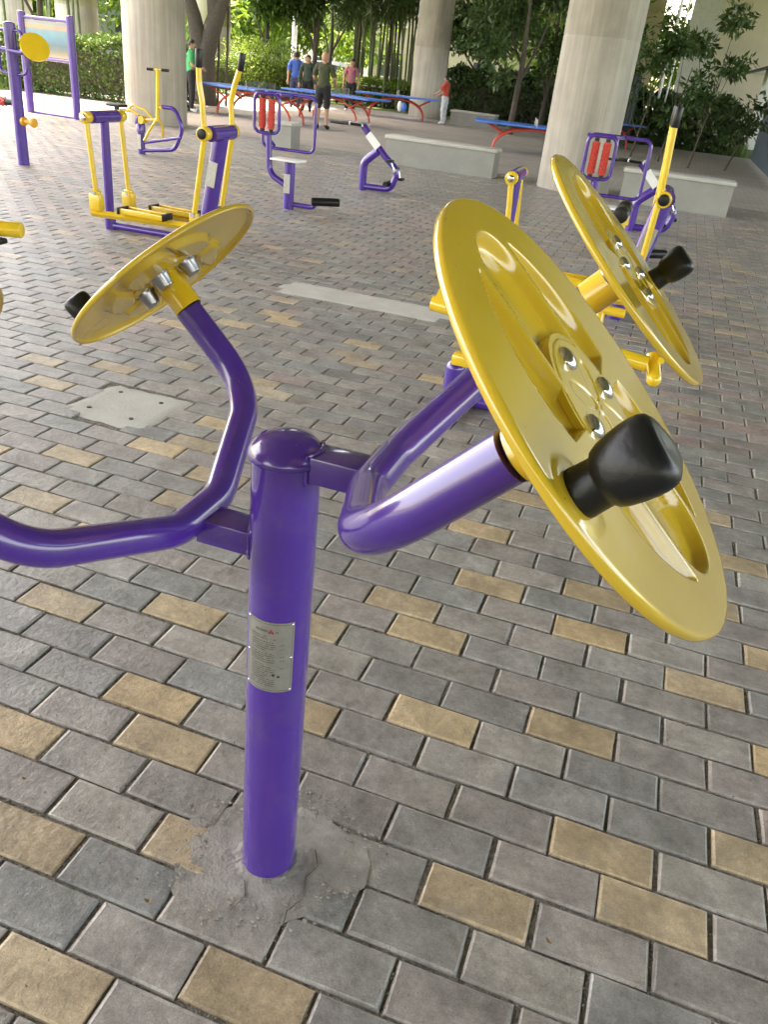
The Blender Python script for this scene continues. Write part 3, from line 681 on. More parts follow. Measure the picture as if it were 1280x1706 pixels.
def bike(P0, label):
    X, Y = P0; t = thing('pedal_bike', (X, Y, 0), label, 'exercise machine', 'purple pedal bikes')
    def q(a, b, z): return Vector((X + a, Y + b, z))
    g = MB(); g.tube(fillet([q(0, 0, -.02), q(0, 0, .36), q(.19, 0, .52)], .14, 8), .055, 22, radii=None); obj('post', g, PURPLE, t)
    g = MB(); g.tube(fillet([q(-.05, 0, .80), q(.30, 0, .46), q(.50, 0, .30), q(.42, 0, .06), q(.02, 0, .05)], [.2, .12, .12], 8), .042, 20); obj('frame_tube', g, PURPLE, t)
    g = MB(); g.box(q(.12, -.045, .64), (.22, .012, .10), rot=Matrix.Rotation(R_(44), 3, 'Y')); obj('maker_plate', g, WHITE, t, smooth=False)
    g = MB(); g.box(q(-.19, 0, .81), (.30, .20, .035), bev=.015); g.box(q(-.42, 0, .80), (.22, .05, .03), bev=.01); obj('seat', g, BLACK, t)
    g = MB(); g.tube(fillet([q(-.2, -.13, .80), q(-.2, -.13, .84), q(-.02, -.13, .84), q(-.02, -.13, .80)], .03, 4), .012, 10); g.tube(fillet([q(-.2, .13, .80), q(-.2, .13, .84), q(-.02, .13, .84), q(-.02, .13, .80)], .03, 4), .012, 10); pieces('seat_rail', g, DKSTEEL, t)
    g = MB(); g.cyl(q(.47, -.09, .32), q(.47, .09, .32), .03, n=16); g.tube([q(.47, -.09, .32), q(.42, -.10, .42)], .014, 8); g.tube([q(.47, .09, .32), q(.50, .10, .21)], .014, 8); cr = obj('crank', g, STEEL, t)
    for c_ in ((.42, -.15, .43), (.50, .15, .19)):
        g = MB(); g.box(q(*c_), (.09, .11, .035), bev=.008); obj('pedal', g, BLACK, cr)
    g = MB(); g.cyl(q(.37, -.13, .13), q(.37, .13, .13), .03, n=14); obj('foot_peg', g, BLACK, t)
    return t
bk = bike((-3.8, 9.66), 'purple pedal bike with black seat standing before the low concrete bench')
b2 = copy_tree(bk); b2.location = (-.12, 9.74, 0); b2['label'] = 'purple pedal bike with white plate right of the nearest thick pillar'

def rider(P0, label):
    X, Y = P0; t = thing('rider_machine', (X, Y, 0), label, 'exercise machine')
    def q(a, b, z): return Vector((X + a, Y + b, z))
    g = MB(); g.cyl(q(0, 0, -.02), q(0, 0, .34), .055, n=24); g.lathe(q(0, 0, .30), (0, 0, 1), [(.07, 0), (.07, .10), (.06, .12)], 24); g.cyl(q(-.07, 0, .40), q(-.07, 0, .42), .01); g.box(q(-.02, -.03, .46), (.08, .06, .14), bev=.02); obj('post', g, PURPLE, t)
    g = MB(); g.box(q(0, -.057, .17), (.06, .006, .20)); obj('maker_plate', g, PLATE, t, smooth=False)
    g = MB(); g.tube(fillet([q(.04, 0, .05), q(.55, .04, .12), q(.70, .04, .42), q(.58, .02, .68), q(.38, 0, .68)], [.14, .2, .12], 8), .030, 18); g.tube([q(.05, 0, .16), q(.67, .03, .30)], .022, 14); obj('foot_loop', g, PURPLE, t)
    g = MB(); g.tube([q(.33, 0, 1.17), q(.30, 0, .48)], .030, 18); g.tube(fillet([q(.30, 0, .52), q(.22, -.07, .38), q(.12, -.10, .20)], .1, 5), .02, 12); g.tube(fillet([q(.30, 0, .52), q(.34, .07, .40), q(.31, .10, .25)], .1, 5), .02, 12); g.tube([q(.30, 0, .68), q(.40, 0, .66)], .022, 12); hp = obj('handle_post', g, YELLOW, t)
    g = MB(); g.tube([q(.33, -.02, 1.16), q(.33, -.02, 1.17)], .01); g.tube([q(.17, -.03, 1.15), q(.50, .02, 1.16)], .014, 12); obj('handlebar', g, YELLOW, hp)
    g = MB(); g.cyl(q(.17, -.03, 1.15), q(.27, -.015, 1.153), .02, n=14); g.cyl(q(.39, .005, 1.157), q(.50, .02, 1.16), .02, n=14); pieces('grip', g, BLACK, hp)
    g = MB(); g.tube(fillet([q(.07, 0, .48), q(-.14, 0, .58), q(-.34, 0, .56)], .08, 5), .022, 14); g.tube(fillet([q(-.22, 0, .57), q(-.12, 0, .66), q(.10, 0, .60), q(.22, 0, .50)], .08, 5), .016, 12); g.cyl(q(.04, -.06, .47), q(.04, .06, .47), .055, n=22); g.tube([q(.05, 0, .47), q(.30, 0, .50)], .016, 12); obj('link_frame', g, YELLOW, t)
    g = MB(); g.box(q(-.40, 0, .62), (.24, .22, .04), bev=.015); g.box(q(-.40, 0, .58), (.05, .05, .06)); obj('seat', g, BLACK, t)
    return t
rider((-7.45, 9.82), 'yellow rider machine with T handle in front of the thick left pillar')

def near_rider():
    Y = 2.42; t = thing('rider_machine', (-.58, Y, 0), 'yellow beam rider machine partly hidden behind the nearest large wheel', 'exercise machine')
    g = MB(); g.cyl((-.58, Y, -.02), (-.58, Y, .20), .053, n=26); g.sphere((-.58, Y, .19), .053, 20); obj('post', g, PURPLE, t)
    g = MB(); g.tube([(-.56, Y, .04), (.10, Y, .04)], .038, 22); g.tube([(-.56, Y - .3, .04), (-.56, Y, .04)], .03, 16); obj('ground_tube', g, PURPLE, t)
    g = MB(); g.box((-.53, Y, .25), (.14, .10, .06), bev=.012); g.box((-.47, Y, .30), (.10, .05, .12), bev=.012); g.tube([(-.47, Y, .28), (-.30, Y, .42)], .025, 14); obj('pivot_bracket', g, YELLOW, t)
    g = MB(); g.cyl((-.755, Y, .508), (.36, Y, .408), .039, n=26, bev=.006); bm_ = obj('main_beam', g, YELLOW, t)
    g = MB(); g.add([(-.735, Y - .03, .53), (-.58, Y - .03, .52), (-.62, Y - .02, .74), (-.675, Y - .02, .74), (-.735, Y + .03, .53), (-.58, Y + .03, .52), (-.62, Y + .02, .74), (-.675, Y + .02, .74)], [(0, 1, 2, 3), (7, 6, 5, 4), (0, 4, 5, 1), (1, 5, 6, 2), (2, 6, 7, 3), (3, 7, 4, 0)]); obj('seat_bracket', g, YELLOW, t, smooth=False)
    g = MB(); g.box((-.62, Y, .77), (.26, .24, .05), bev=.02); obj('seat', g, BLACK, t)
    g = MB(); g.cyl((.375, Y + .09, .425), (.405, Y - .03, .350), .036, n=24); g.sphere((.405, Y - .03, .350), .037, 20); obj('foot_tube', g, YELLOW, t)
    g = MB(); g.box((.415, Y + .04, .445), (.03, .13, .03)); g.tube([(.355, Y - .03, .42), (.365, Y - .038, .395), (.375, Y - .035, .37), (.385, Y - .03, .35)], .006, 8); obj('foot_bracket', g, YELLOW, t)
    g = MB(); g.tube([(.085, Y, .62), (.08, Y, 1.045)], .026, 16); g.tube([(.085, Y - .07, .44), (.085, Y - .05, .56), (.085, Y, .66)], .022, 14); g.tube([(.085, Y + .08, .44), (.085, Y + .05, .56), (.085, Y, .66)], .022, 14); hp = obj('handle_post', g, YELLOW, t)
    g = MB(); g.cyl((.08, Y - .14, 1.07), (.08, Y + .14, 1.07), .020, n=14); g.cyl((.08, Y, 1.02), (.08, Y, 1.06), .036, n=20); obj('handlebar', g, YELLOW, hp)
    g = MB(); g.cyl((.08, Y - .17, 1.075), (.08, Y - .05, 1.075), .034, n=22, bev=.006); g.cyl((.08, Y + .05, 1.075), (.08, Y + .17, 1.075), .034, n=22, bev=.006); pieces('grip', g, BLACK, hp)
    g = MB(); g.tube([(-.45, Y, .79), (.08, Y, .705)], .024, 14); g.tube([(-.45, Y, .79), (-.62, Y, .74)], .024, 14); g.tube([(.04, Y - .02, .635), (.20, Y - .02, .63)], .022, 14); obj('upper_link', g, YELLOW, t)
near_rider()

# machine cut by the left edge of the view
t = thing('seat_frame_machine', (-3.3, 2.0, 0), 'yellow tube machine cut off by the left edge of the photo', 'exercise machine')
g = MB(); g.tube(fillet([(-3.60, 2.10, 1.17), (-3.44, 2.20, 1.14), (-3.32, 2.24, .95), (-3.34, 2.24, .76), (-3.5, 2.2, .40), (-3.75, 2.15, .05)], .12, 7), .036, 20); obj('curved_tube', g, YELLOW, t)
g = MB(); g.cyl((-3.35, 1.80, .60), (-2.87, 1.95, .605), .040, n=24, bev=.008); obj('cross_tube', g, YELLOW, t)
g = MB(); g.box((-3.02, 1.86, .545), (.16, .12, .03), bev=.01); obj('foot_pad', g, BLACK, t)
g = MB(); g.cyl((-3.6, 2.0, -.02), (-3.6, 2.0, .62), .05, n=24); g.tube([(-3.6, 2.0, .6), (-3.3, 1.82, .6)], .03); obj('post', g, PURPLE, t)

# post with rings, disc, spool and roller at far left
X, Y = -7.48, 7.31
t = thing('multi_exercise_post', (X, Y, 0), 'tall purple post with looped rails, small yellow disc and yellow spool', 'exercise machine')
g = MB(); g.cyl((X, Y, -.02), (X - .0, Y, 1.53), .068, n=28); g.sphere((X, Y, 1.525), .067, 20, sc=(1, 1, .35)); obj('post', g, PURPLE, t)
for sx in (-1, 1):
    g = MB(); a0 = X + sx * .05; a1 = X + sx * .17
    g.tube(fillet([(a0, Y, 1.46), (a1, Y, 1.46), (a1 + sx * .03, Y, 1.02), (a0, Y, 1.0)], .07, 7), .018, 14); obj('rail_loop', g, PURPLE, t)
g = MB(); g.tube(fillet([(X, Y - .05, 1.25), (X + .18, Y - .05, 1.24), (X + .34, Y - .02, 1.30)], .1, 6), .026, 14); g.tube([(X, Y, 1.25), (X - .35, Y, 1.27)], .026, 14); obj('side_arm', g, PURPLE, t)
g = MB(); N_ = Vector((.62, -.45, .42)).normalized(); g.lathe((X + .36, Y - .03, 1.31), N_, [(.155, 0), (.165, .004), (.165, .014), (.150, .020), (.06, .024), (.002, .026)], 40); obj('small_wheel', g, YELLOW, t)
g = MB(); g.lathe((X + .06, Y - .01, .50), (1, -.05, 0), [(.05, 0), (.052, .03), (.028, .05), (.026, .12), (.05, .15), (.055, .17), (.05, .185), (.02, .19)], 24); obj('spool', g, mat('amber_plastic', (.75, .36, .02), .3), t)
g = MB(); g.cyl((X - .52, Y, .69), (X - .16, Y, .69), .045, n=18)
for k in range(9):
    for j in range(7): th = 2 * math.pi * j / 7 + k * .4; g.sphere((X - .50 + k * .04, Y + .045 * math.cos(th), .69 + .045 * math.sin(th)), .014, 6)
ro = obj('roller', g, RED, t)
g = MB(); g.cyl((X - .17, Y, .69), (X - .06, Y, .69), .04, n=16); pieces('roller_end', g, BLACK, ro)

# ---- picture board
def board():
    x0, y0, x1, y1 = -12.26, 13.16, -11.11, 13.10
    t = thing('picture_board', (x0, y0, 0), 'purple framed notice board with a faded blue picture, two posts', 'notice board')
    for x, y in ((x0, y0), (x1, y1)):
        g = MB(); g.cyl((x, y, -.02), (x, y, 1.74), .075, n=26); g.sphere((x, y, 1.735), .074, 18, sc=(1, 1, .35)); obj('post', g, PURPLE, t)
    for z_ in (1.66, .99):
        g = MB(); g.tube([(x0, y0, z_), (x1, y1, z_)], .03, 14); obj('rail', g, PURPLE, t)
    g = MB(); g.tube([(x0, y0, .02), (x1, y1, .02)], .02, 12); obj('base_rail', g, PURPLE, t)
    M = mat('board_print', (0.30, 0.42, 0.50), .35, coat=.5)
    n = M.node_tree.nodes; l = M.node_tree.links; b = n['Principled BSDF']
    tc_ = n.new('ShaderNodeTexCoord'); se = n.new('ShaderNodeSeparateXYZ'); l.new(tc_.outputs['Generated'], se.inputs[0])
    cr = n.new('ShaderNodeValToRGB'); l.new(se.outputs['Z'], cr.inputs[0]); e_ = cr.color_ramp.elements
    e_[0].position = 0; e_[0].color = (.42, .32, .26, 1); e_[1].position = 1; e_[1].color = (.22, .26, .27, 1)
    for p_, c_ in ((.12, (.26, .2, .16)), (.2, (.13, .16, .16)), (.34, (.07, .13, .18)), (.5, (.08, .2, .29)), (.66, (.09, .24, .33)), (.76, (.16, .25, .28)), (.80, (.55, .25, .18)), (.88, (.55, .25, .18)), (.9, (.22, .26, .27))):
        q = cr.color_ramp.elements.new(p_); q.color = (*c_, 1)
    no = n.new('ShaderNodeTexNoise'); no.inputs['Scale'].default_value = 5; l.new(tc_.outputs['Generated'], no.inputs['Vector'])
    mx = n.new('ShaderNodeMix'); mx.data_type = 'RGBA'; mx.blend_type = 'OVERLAY'; mx.inputs[0].default_value = .22; l.new(cr.outputs[0], mx.inputs[6]); l.new(no.outputs['Color'], mx.inputs[7]); l.new(mx.outputs[2], b.inputs['Base Color'])
    g = MB(); g.box(((x0 + x1) / 2, (y0 + y1) / 2, 1.325), (1.0, .03, .60), rz=math.atan2(y1 - y0, x1 - x0)); obj('picture_panel', g, M, t, smooth=False)
board()

# ---- ping-pong tables
def table(L, Rr, z, label, net=True, hw=.60):
    Lv = Vector((L[0], L[1], 0)); Rv = Vector((Rr[0], Rr[1], 0)); c = (Lv + Rv) / 2; ln = (Rv - Lv).length
    t = thing('table_tennis_table', (c.x, c.y, 0), label, 'table', 'blue table tennis tables with red arched legs')
    a = (Rv - Lv).normalized(); b = Vector((-a.y, a.x, 0)); rz = math.atan2(a.y, a.x)
    for sg in (-1, 1):
        g = MB(); p = c + a * (sg * ln / 4) + Vector((0, 0, z)); g.box(p, (ln / 2 - .01, hw * 2, .045), rz=rz, bev=.006); tp = obj('tabletop', g, BLUE, t)
    for sb in (-1, 1):
        g = MB(); y_ = b * (sb * hw * .55); pts = []
        for k in range(17):
            th = math.pi * k / 16; pts.append(c + y_ + a * (-ln * .33 * math.cos(th)) + Vector((0, 0, (z - .07) * math.sin(th) ** .8)))
        g.tube(pts, .028, 12)
        for sg in (-1, 1):
            g.tube([c + y_ + a * (sg * ln * .24) + Vector((0, 0, (z - .07) * .66)), c + y_ + a * (sg * ln * .40) + Vector((0, 0, z - .03))], .02, 10)
        obj('arched_leg', g, REDP, t)
    if net:
        g = MB(); p = c + Vector((0, 0, z + .09))
        g.tube([p - b * (hw + .05) + Vector((0, 0, .08)), p + b * (hw + .05) + Vector((0, 0, .08))], .008, 8)
        for sb in (-1, 1): g.tube([p + b * (sb * (hw + .05)) - Vector((0, 0, .1)), p + b * (sb * (hw + .05)) + Vector((0, 0, .08))], .010, 8)
        for k in range(24): q_ = p + b * ((k - 11.5) / 12 * hw); g.tube([q_ - Vector((0, 0, .06)), q_ + Vector((0, 0, .08))], .0015, 4)
        for k in range(5): g.tube([p - b * hw + Vector((0, 0, -.05 + k * .028)), p + b * hw + Vector((0, 0, -.05 + k * .028))], .0015, 4)
        obj('net', g, DKSTEEL, t)
    return t
table((-11.86, 19.4), (-8.53, 19.0), .67, 'blue table tennis table nearest the man in green at left')
table((-10.85, 22.6), (-7.9, 21.9), .67, 'blue table tennis table right behind the man in the olive shirt')
table((-10.62, 27.2), (-7.88, 27.95), .67, 'farthest blue table where the man in red leans, before the far pillar')
table((-4.70, 20.0), (-1.8, 20.6), .60, 'blue table tennis table jutting out left of the nearest thick pillar', net=True)
table((-3.2, 26.3), (-1.25, 27.6), .68, 'blue table tennis table showing right of the nearest thick pillar', net=False)

# ---- low walls
def bench(x0, x1, y0, y1, h, label, top=True):
    t = thing('low_wall', (x0, y0, 0), label, 'bench')
    tiles = mat('small_wall_tiles', (0.30, 0.295, 0.27), .8, var=.10, scale=3, dirt=.4, dirtcol=(.22, .21, .19), dscale=2)
    g = MB(); g.box(((x0 + x1) / 2, (y0 + y1) / 2, h / 2 - .03), (x1 - x0, y1 - y0, h - .04)); b_ = obj('wall_body', g, tiles, t, smooth=False)
    g = MB(); tw, th = .10, .048; k = 0
    zz = .01; 
    while zz < h - .09:
        off = .05 * (k % 2); xx = x0 + off
        while xx < x1 - .02:
            w_ = min(tw - .006, x1 - xx); g.box((xx + w_ / 2, y0 - .001, zz + th / 2 - .003), (w_, .002, th - .004)); xx += tw
        yy = y0
        while yy < y1 - .02:
            w_ = min(tw - .006, y1 - yy); g.box((x1 + .001, yy + w_ / 2, zz + th / 2 - .003), (.002, w_, th - .004)); yy += tw
        zz += th; k += 1
    o = obj('wall_tiles', g, tiles, t, smooth=False); o['kind'] = 'stuff'
    g = MB(); g.box(((x0 + x1) / 2, (y0 + y1) / 2, h - .02), (x1 - x0 + .05, y1 - y0 + .05, .055), bev=.008); obj('coping', g, CONCL, t)
bench(-4.75, -2.75, 13.35, 13.8, .46, 'low tiled wall just left of the nearest thick pillar')
bench(-6.85, -6.45, 13.0, 13.4, .46, 'small grey block behind the left back massager')
bench(-.5, 1.17, 12.75, 13.2, .50, 'low tiled wall behind the right walker, beside the nearest thick pillar')
bench(-7.6, -6.05, 28.6, 29.3, .42, 'small concrete block at the foot of the dark trees')
g = MB(); g.box((-5.82, 19.77, .03), (.62, .09, .05), rz=-.1, bev=.01); o = obj('wooden_plank', g, mat('brown_wood', (.16, .05, .03), .6, var=.2, scale=30), loc=(-5.82, 19.77, 0)); tag(o, 'short dark red-brown plank lying alone on the plaza', 'plank')
# paving joints that can be seen on the far lighter plaza: slab edges
# ---- bags under a table
t = thing('hanging_bag', (-8.9, 26.9, 0), 'small white and blue bag hanging under the far table', 'bag')
g = MB(); g.sphere((-8.93, 26.9, .40), .13, 14, sc=(.7, .5, 1.25)); obj('white_panel', g, WHITE, t); g = MB(); g.sphere((-8.78, 26.9, .38), .12, 14, sc=(.8, .6, 1.2)); g.tube([(-8.85, 26.9, .5), (-8.85, 26.95, .64)], .01, 8); obj('blue_panel', g, BLUE, t)
# ---- thin white posts
for x, y, h, lb in ((1.3, 31.2, 1.05, 'short thin white post standing in the grass by the right shrubs'),):
    g = MB(); g.cyl((x, y, 0), (x, y, h), .035, n=12); g.box((x, y, h), (.16, .05, .05)); o = obj('white_marker_post', g, WHITE, loc=(x, y, 0)); tag(o, lb, 'post')
x, y = azx(487, 44); g = MB(); g.cyl((x, y, 0), (x, y, 9), .13, .09, n=14); o = obj('lamp_pole', g, WHITE, loc=(x, y, 0)); tag(o, 'tall white pole among the far trees behind the man in blue', 'pole')
x, y = azx(1100, 33); g = MB(); g.cyl((x, y, 0), (x + .1, y, 9.3), .05, n=10); g.cyl((x + .25, y, 0), (x + .35, y, 9.3), .03, n=10); o = obj('drain_pipe', g, WHITE, loc=(x, y, 0)); tag(o, 'thin pale drain pipes rising to the deck behind the right shrubs', 'pipe')

# ================================================================== PEOPLE
SKIN = mat('skin', (0.42, 0.24, 0.16), .55, var=.06, scale=20); HAIR = mat('black_hair', (0.015, 0.013, 0.012), .6)
def cloth(n_, c): return mat(n_, c, .85, var=.15, scale=12, bump=.3, bscale=25)
def person(loc, face, h, label, shirt, trouser, shoe, pose, short=False, sleeve='short', hair='short', lean=0.0):
    """skeleton of joints in a standing frame (x right, y forward, z up), height 1.7 scaled to h"""
    t = thing('person', (loc[0], loc[1], 0), label, 'person'); k = h / 1.70
    sh = {  # name: pos, radius
        'pelvis': ((0, 0, .93), .135), 'waist': ((0, 0, 1.08), .125), 'chest': ((0, .01, 1.27), .145), 'neckb': ((0, 0, 1.42), .075), 'neck': ((0, .01, 1.49), .052), 'head': ((0, .02, 1.58), .085), 'top': ((0, .01, 1.655), .066)}
    E_ = [('pelvis', 'waist'), ('waist', 'chest'), ('chest', 'neckb'), ('neckb', 'neck'), ('neck', 'head'), ('head', 'top')]
    for s_, sg in (('l', -1), ('r', 1)):
        kn = pose.get('knee' + s_, (sg * .11, .02, .49)); an = pose.get('ankle' + s_, (sg * .12, -.01, .08))
        el = pose.get('elbow' + s_, (sg * .26, 0, 1.09)); wr = pose.get('wrist' + s_, (sg * .27, .08, .86))
        sh['hip' + s_] = ((sg * .10, 0, .87), .098); sh['knee' + s_] = (kn, .062); sh['ankle' + s_] = (an, .042); sh['toe' + s_] = ((an[0] + sg * .02, an[1] + .15, .04), .038)
        sh['sho' + s_] = ((sg * .185, 0, 1.39), .062); sh['elbow' + s_] = (el, .043); sh['wrist' + s_] = (wr, .028)
        E_ += [('pelvis', 'hip' + s_), ('hip' + s_, 'knee' + s_), ('knee' + s_, 'ankle' + s_), ('ankle' + s_, 'toe' + s_), ('neckb', 'sho' + s_), ('sho' + s_, 'elbow' + s_), ('elbow' + s_, 'wrist' + s_)]
    names = list(sh); me = bpy.data.meshes.new('body'); ct, st = math.cos(face), math.sin(face)
    def tr(p):
        x, y, z = p; y += lean * max(0, z - .9); return (k * (x * ct - y * st), k * (x * st + y * ct), k * z)
    me.from_pydata([tr(sh[n_][0]) for n_ in names], [(names.index(a), names.index(b)) for a, b in E_], [])
    ob = bpy.data.objects.new('body', me); COL.objects.link(ob)
    ob.modifiers.new('s', 'SKIN'); ob.modifiers.new('u', 'SUBSURF').levels = 2
    sv = me.skin_vertices[0].data
    for i, n_ in enumerate(names):
        r_ = sh[n_][1] * k; sv[i].radius = (r_, r_ * (.78 if n_ in ('pelvis', 'waist', 'chest') else 1)); sv[i].use_root = (n_ == 'pelvis')
    dg = bpy.context.evaluated_depsgraph_get(); dg.update(); ev = ob.evaluated_get(dg); bmesh_ = bpy.data.meshes.new_from_object(ev); bpy.data.objects.remove(ob)
    co = np.array([v.co[:] for v in bmesh_.vertices]); nm = np.array([v.normal[:] for v in bmesh_.vertices]); faces = [tuple(p.vertices) for p in bmesh_.polygons]
    # nearest bone for each vertex
    bones = [(np.array(tr(sh[a][0])), np.array(tr(sh[b][0])), a, b) for a, b in E_]
    reg = []
    for p in co:
        best = None
        for A, B, a, b in bones:
            ab = B - A; tt = min(1, max(0, (p - A) @ ab / (ab @ ab + 1e-9))); d_ = np.linalg.norm(p - A - ab * tt)
            if best is None or d_ < best[0]: best = (d_, a, b, tt)
        _, a, b, tt = best; z_ = p[2] / k
        if b.startswith('toe') or (b.startswith('ankle') and z_ < .10): r_ = 'shoe'
        elif b.startswith('ankle'): r_ = 'skin' if short else 'trouser'
        elif b.startswith('knee') or b.startswith('hip') : r_ = 'trouser' if (not short or z_ > .50) else 'skin'
        elif (a, b) == ('pelvis', 'waist'): r_ = 'shirt' if z_ > .90 else 'trouser'
        elif b in ('chest', 'neckb') or b.startswith('sho'): r_ = 'shirt'
        elif b.startswith('elbow'): r_ = 'shirt' if (sleeve == 'long' or tt < .72) else 'skin'
        elif b.startswith('wrist'): r_ = 'shirt' if (sleeve == 'long' and tt < .93) else 'skin'
        elif b == 'neck': r_ = 'shirt' if z_ < 1.43 else 'skin'
        else: r_ = 'head'
        reg.append(r_)
    L = Vector((loc[0], loc[1], 0))
    g = MB(); g.add([Vector(p) + L for p in co], faces); body = obj('body', g, SKIN, t, ang=180)
    def part(nm_, key, m_, grow):
        idx = {}; vs = []; fs = []
        for f_ in faces:
            if sum(reg[i] == key for i in f_) * 2 >= len(f_) + (0 if key != 'head' else 1):
                ff = []
                for i in f_:
                    if i not in idx: idx[i] = len(vs); vs.append(Vector(co[i] + nm[i] * grow * (1 + .5 * math.sin(co[i][2] * 37 + co[i][0] * 29))) + L)
                    ff.append(idx[i])
                fs.append(tuple(ff))
        g = MB(); g.add(vs, fs); return obj(nm_, g, m_, t, ang=180)
    part('shirt', 'shirt', shirt, .018 * k); part('shorts' if short else 'trousers', 'trouser', trouser, .016 * k); part('shoes', 'shoe', shoe, .01 * k)
    # head details
    def Wp(p): return Vector(tr(p)) + L
    fwd = Vector((-st, ct, 0)); rt = Vector((ct, st, 0))
    g = MB(); hc = Wp((0, .015, 1.60)); 
    g.sphere(hc + Vector((0, 0, 0)), .098 * k, 18, sc=(.93, .93, 1.22)); hd_ = obj('head', g, SKIN, t)
    g = MB(); nose = Wp((0, .118, 1.585)); g.sphere(nose, .017 * k, 8, sc=(1, 1, 1.5))
    for sg in (-1, 1): g.sphere(hc + rt * (sg * .092 * k), .026 * k, 8, sc=(.5, .6, 1.2))
    obj('nose_and_ears', g, SKIN, hd_)
    g = MB()
    for sg in (-1, 1): g.sphere(Wp((sg * .034, .100, 1.615)), .012 * k, 8, sc=(1.2, 1, .6))
    g.sphere(Wp((0, .103, 1.545)), .016 * k, 8, sc=(1.5, .8, .35)); obj('eyes_and_mouth', g, HAIR, hd_)
    if hair != 'bald':
        g = MB(); n_ = 20; vs = []; fs = []; rr = .106 * k
        for i in range(9):
            for j in range(n_):
                a = 2 * math.pi * j / n_; dirn = fwd * math.cos(a) + rt * math.sin(a)
                lim = (.36 + .30 * (1 - math.cos(a)) / 2) * math.pi; th = lim * i / 8
                vs.append(hc + dirn * (rr * math.sin(th) * .96) + Vector((0, 0, rr * 1.22 * math.cos(th))))
        for i in range(8):
            for j in range(n_): fs.append((i * n_ + j, (i + 1) * n_ + j, (i + 1) * n_ + (j + 1) % n_, i * n_ + (j + 1) % n_))
        g.add(vs, fs); obj('hair', g, HAIR, t)
    # hands: palm and five fingers
    for s_, sg in (('l', -1), ('r', 1)):
        wr = Wp(sh['wrist' + s_][0]); el = Wp(sh['elbow' + s_][0]); d_ = (wr - el).normalized(); side = d_.cross(Vector((0, 0, 1)))
        side = side.normalized() if side.length > .2 else fwd.copy(); nrm = d_.cross(side).normalized()
        g = MB(); g.tube([wr - d_ * .02 * k, wr + d_ * .03 * k, wr + d_ * .085 * k], .03, 10, radii=[.026 * k, .036 * k, .036 * k])
        for j, fl in enumerate((.062, .075, .070, .055)):
            b_ = wr + d_ * .085 * k + side * ((j - 1.5) * .018 * k); g.tube([b_ - d_ * .01 * k, b_ + d_ * fl * .55 * k + nrm * .008 * k, b_ + (d_ * fl * .9 + nrm * .025) * k], .009, 8, radii=[.010 * k, .009 * k, .007 * k])
        b_ = wr + d_ * .03 * k + side * (-.03 * k); g.tube([b_, b_ + (d_ * .03 - side * .025) * k, b_ + (d_ * .055 - side * .03 + nrm * .012) * k], .01, 8, radii=[.012 * k, .0105 * k, .008 * k])
        obj('hand', g, SKIN, t)
    return t
BLK = cloth('black_cloth', (0.012, 0.013, 0.017)); SHW = mat('white_shoes', (.7, .7, .68), .6); SHB = mat('black_shoes', (.015, .015, .015), .6)
hold = {'elbowl': (-.25, .02, 1.12), 'wristl': (-.12, .25, 1.06), 'elbowr': (.25, .02, 1.12), 'wristr': (.12, .26, 1.08)}
person((-11.75, 18.45), R_(-60), 1.60, 'man in green t-shirt and black trousers beside the thick left pillar', cloth('green_cloth', (.02, .28, .11)), BLK, SHW, hold, hair='short')
person((-12.16, 25.6), R_(20), 1.62, 'man in a bright blue shirt by the far bushes, leftmost of the far pair', cloth('blue_cloth', (.03, .10, .42)), cloth('navy_cloth', (.02, .03, .09)), SHB, {}, sleeve='short')
person((-11.3, 24.6), R_(200), 1.56, 'man in a dark green jacket facing us beside the man in blue', cloth('dark_green_cloth', (.035, .06, .045)), BLK, SHB, {}, sleeve='long')
person((-8.22, 18.6), R_(5), 1.66, 'man seen from behind in an olive t-shirt and black shorts', cloth('olive_cloth', (.055, .065, .03)), BLK, SHB, {'elbowl': (-.27, .03, 1.14), 'wristl': (-.17, .24, 1.02), 'elbowr': (.27, .03, 1.14), 'wristr': (.22, .24, 1.04)}, short=True, hair='bald')
person((-10.95, 27.5), R_(195), 1.60, 'man in a pink shirt and black trousers at the far blue tables', cloth('pink_cloth', (.36, .12, .16)), BLK, SHW, {'anklel': (-.16, .12, .08), 'kneel': (-.13, .08, .49)})
person((-7.50, 27.3), R_(80), 1.44, 'man in a red t-shirt and white trousers standing by the far pillar', cloth('red_cloth', (.52, .07, .05)), cloth('pale_cloth', (.55, .58, .62)), SHW, {'elbowl': (-.25, .12, 1.16), 'wristl': (-.20, .36, 1.04), 'elbowr': (.25, .12, 1.16), 'wristr': (.20, .36, 1.02)}, lean=.04)

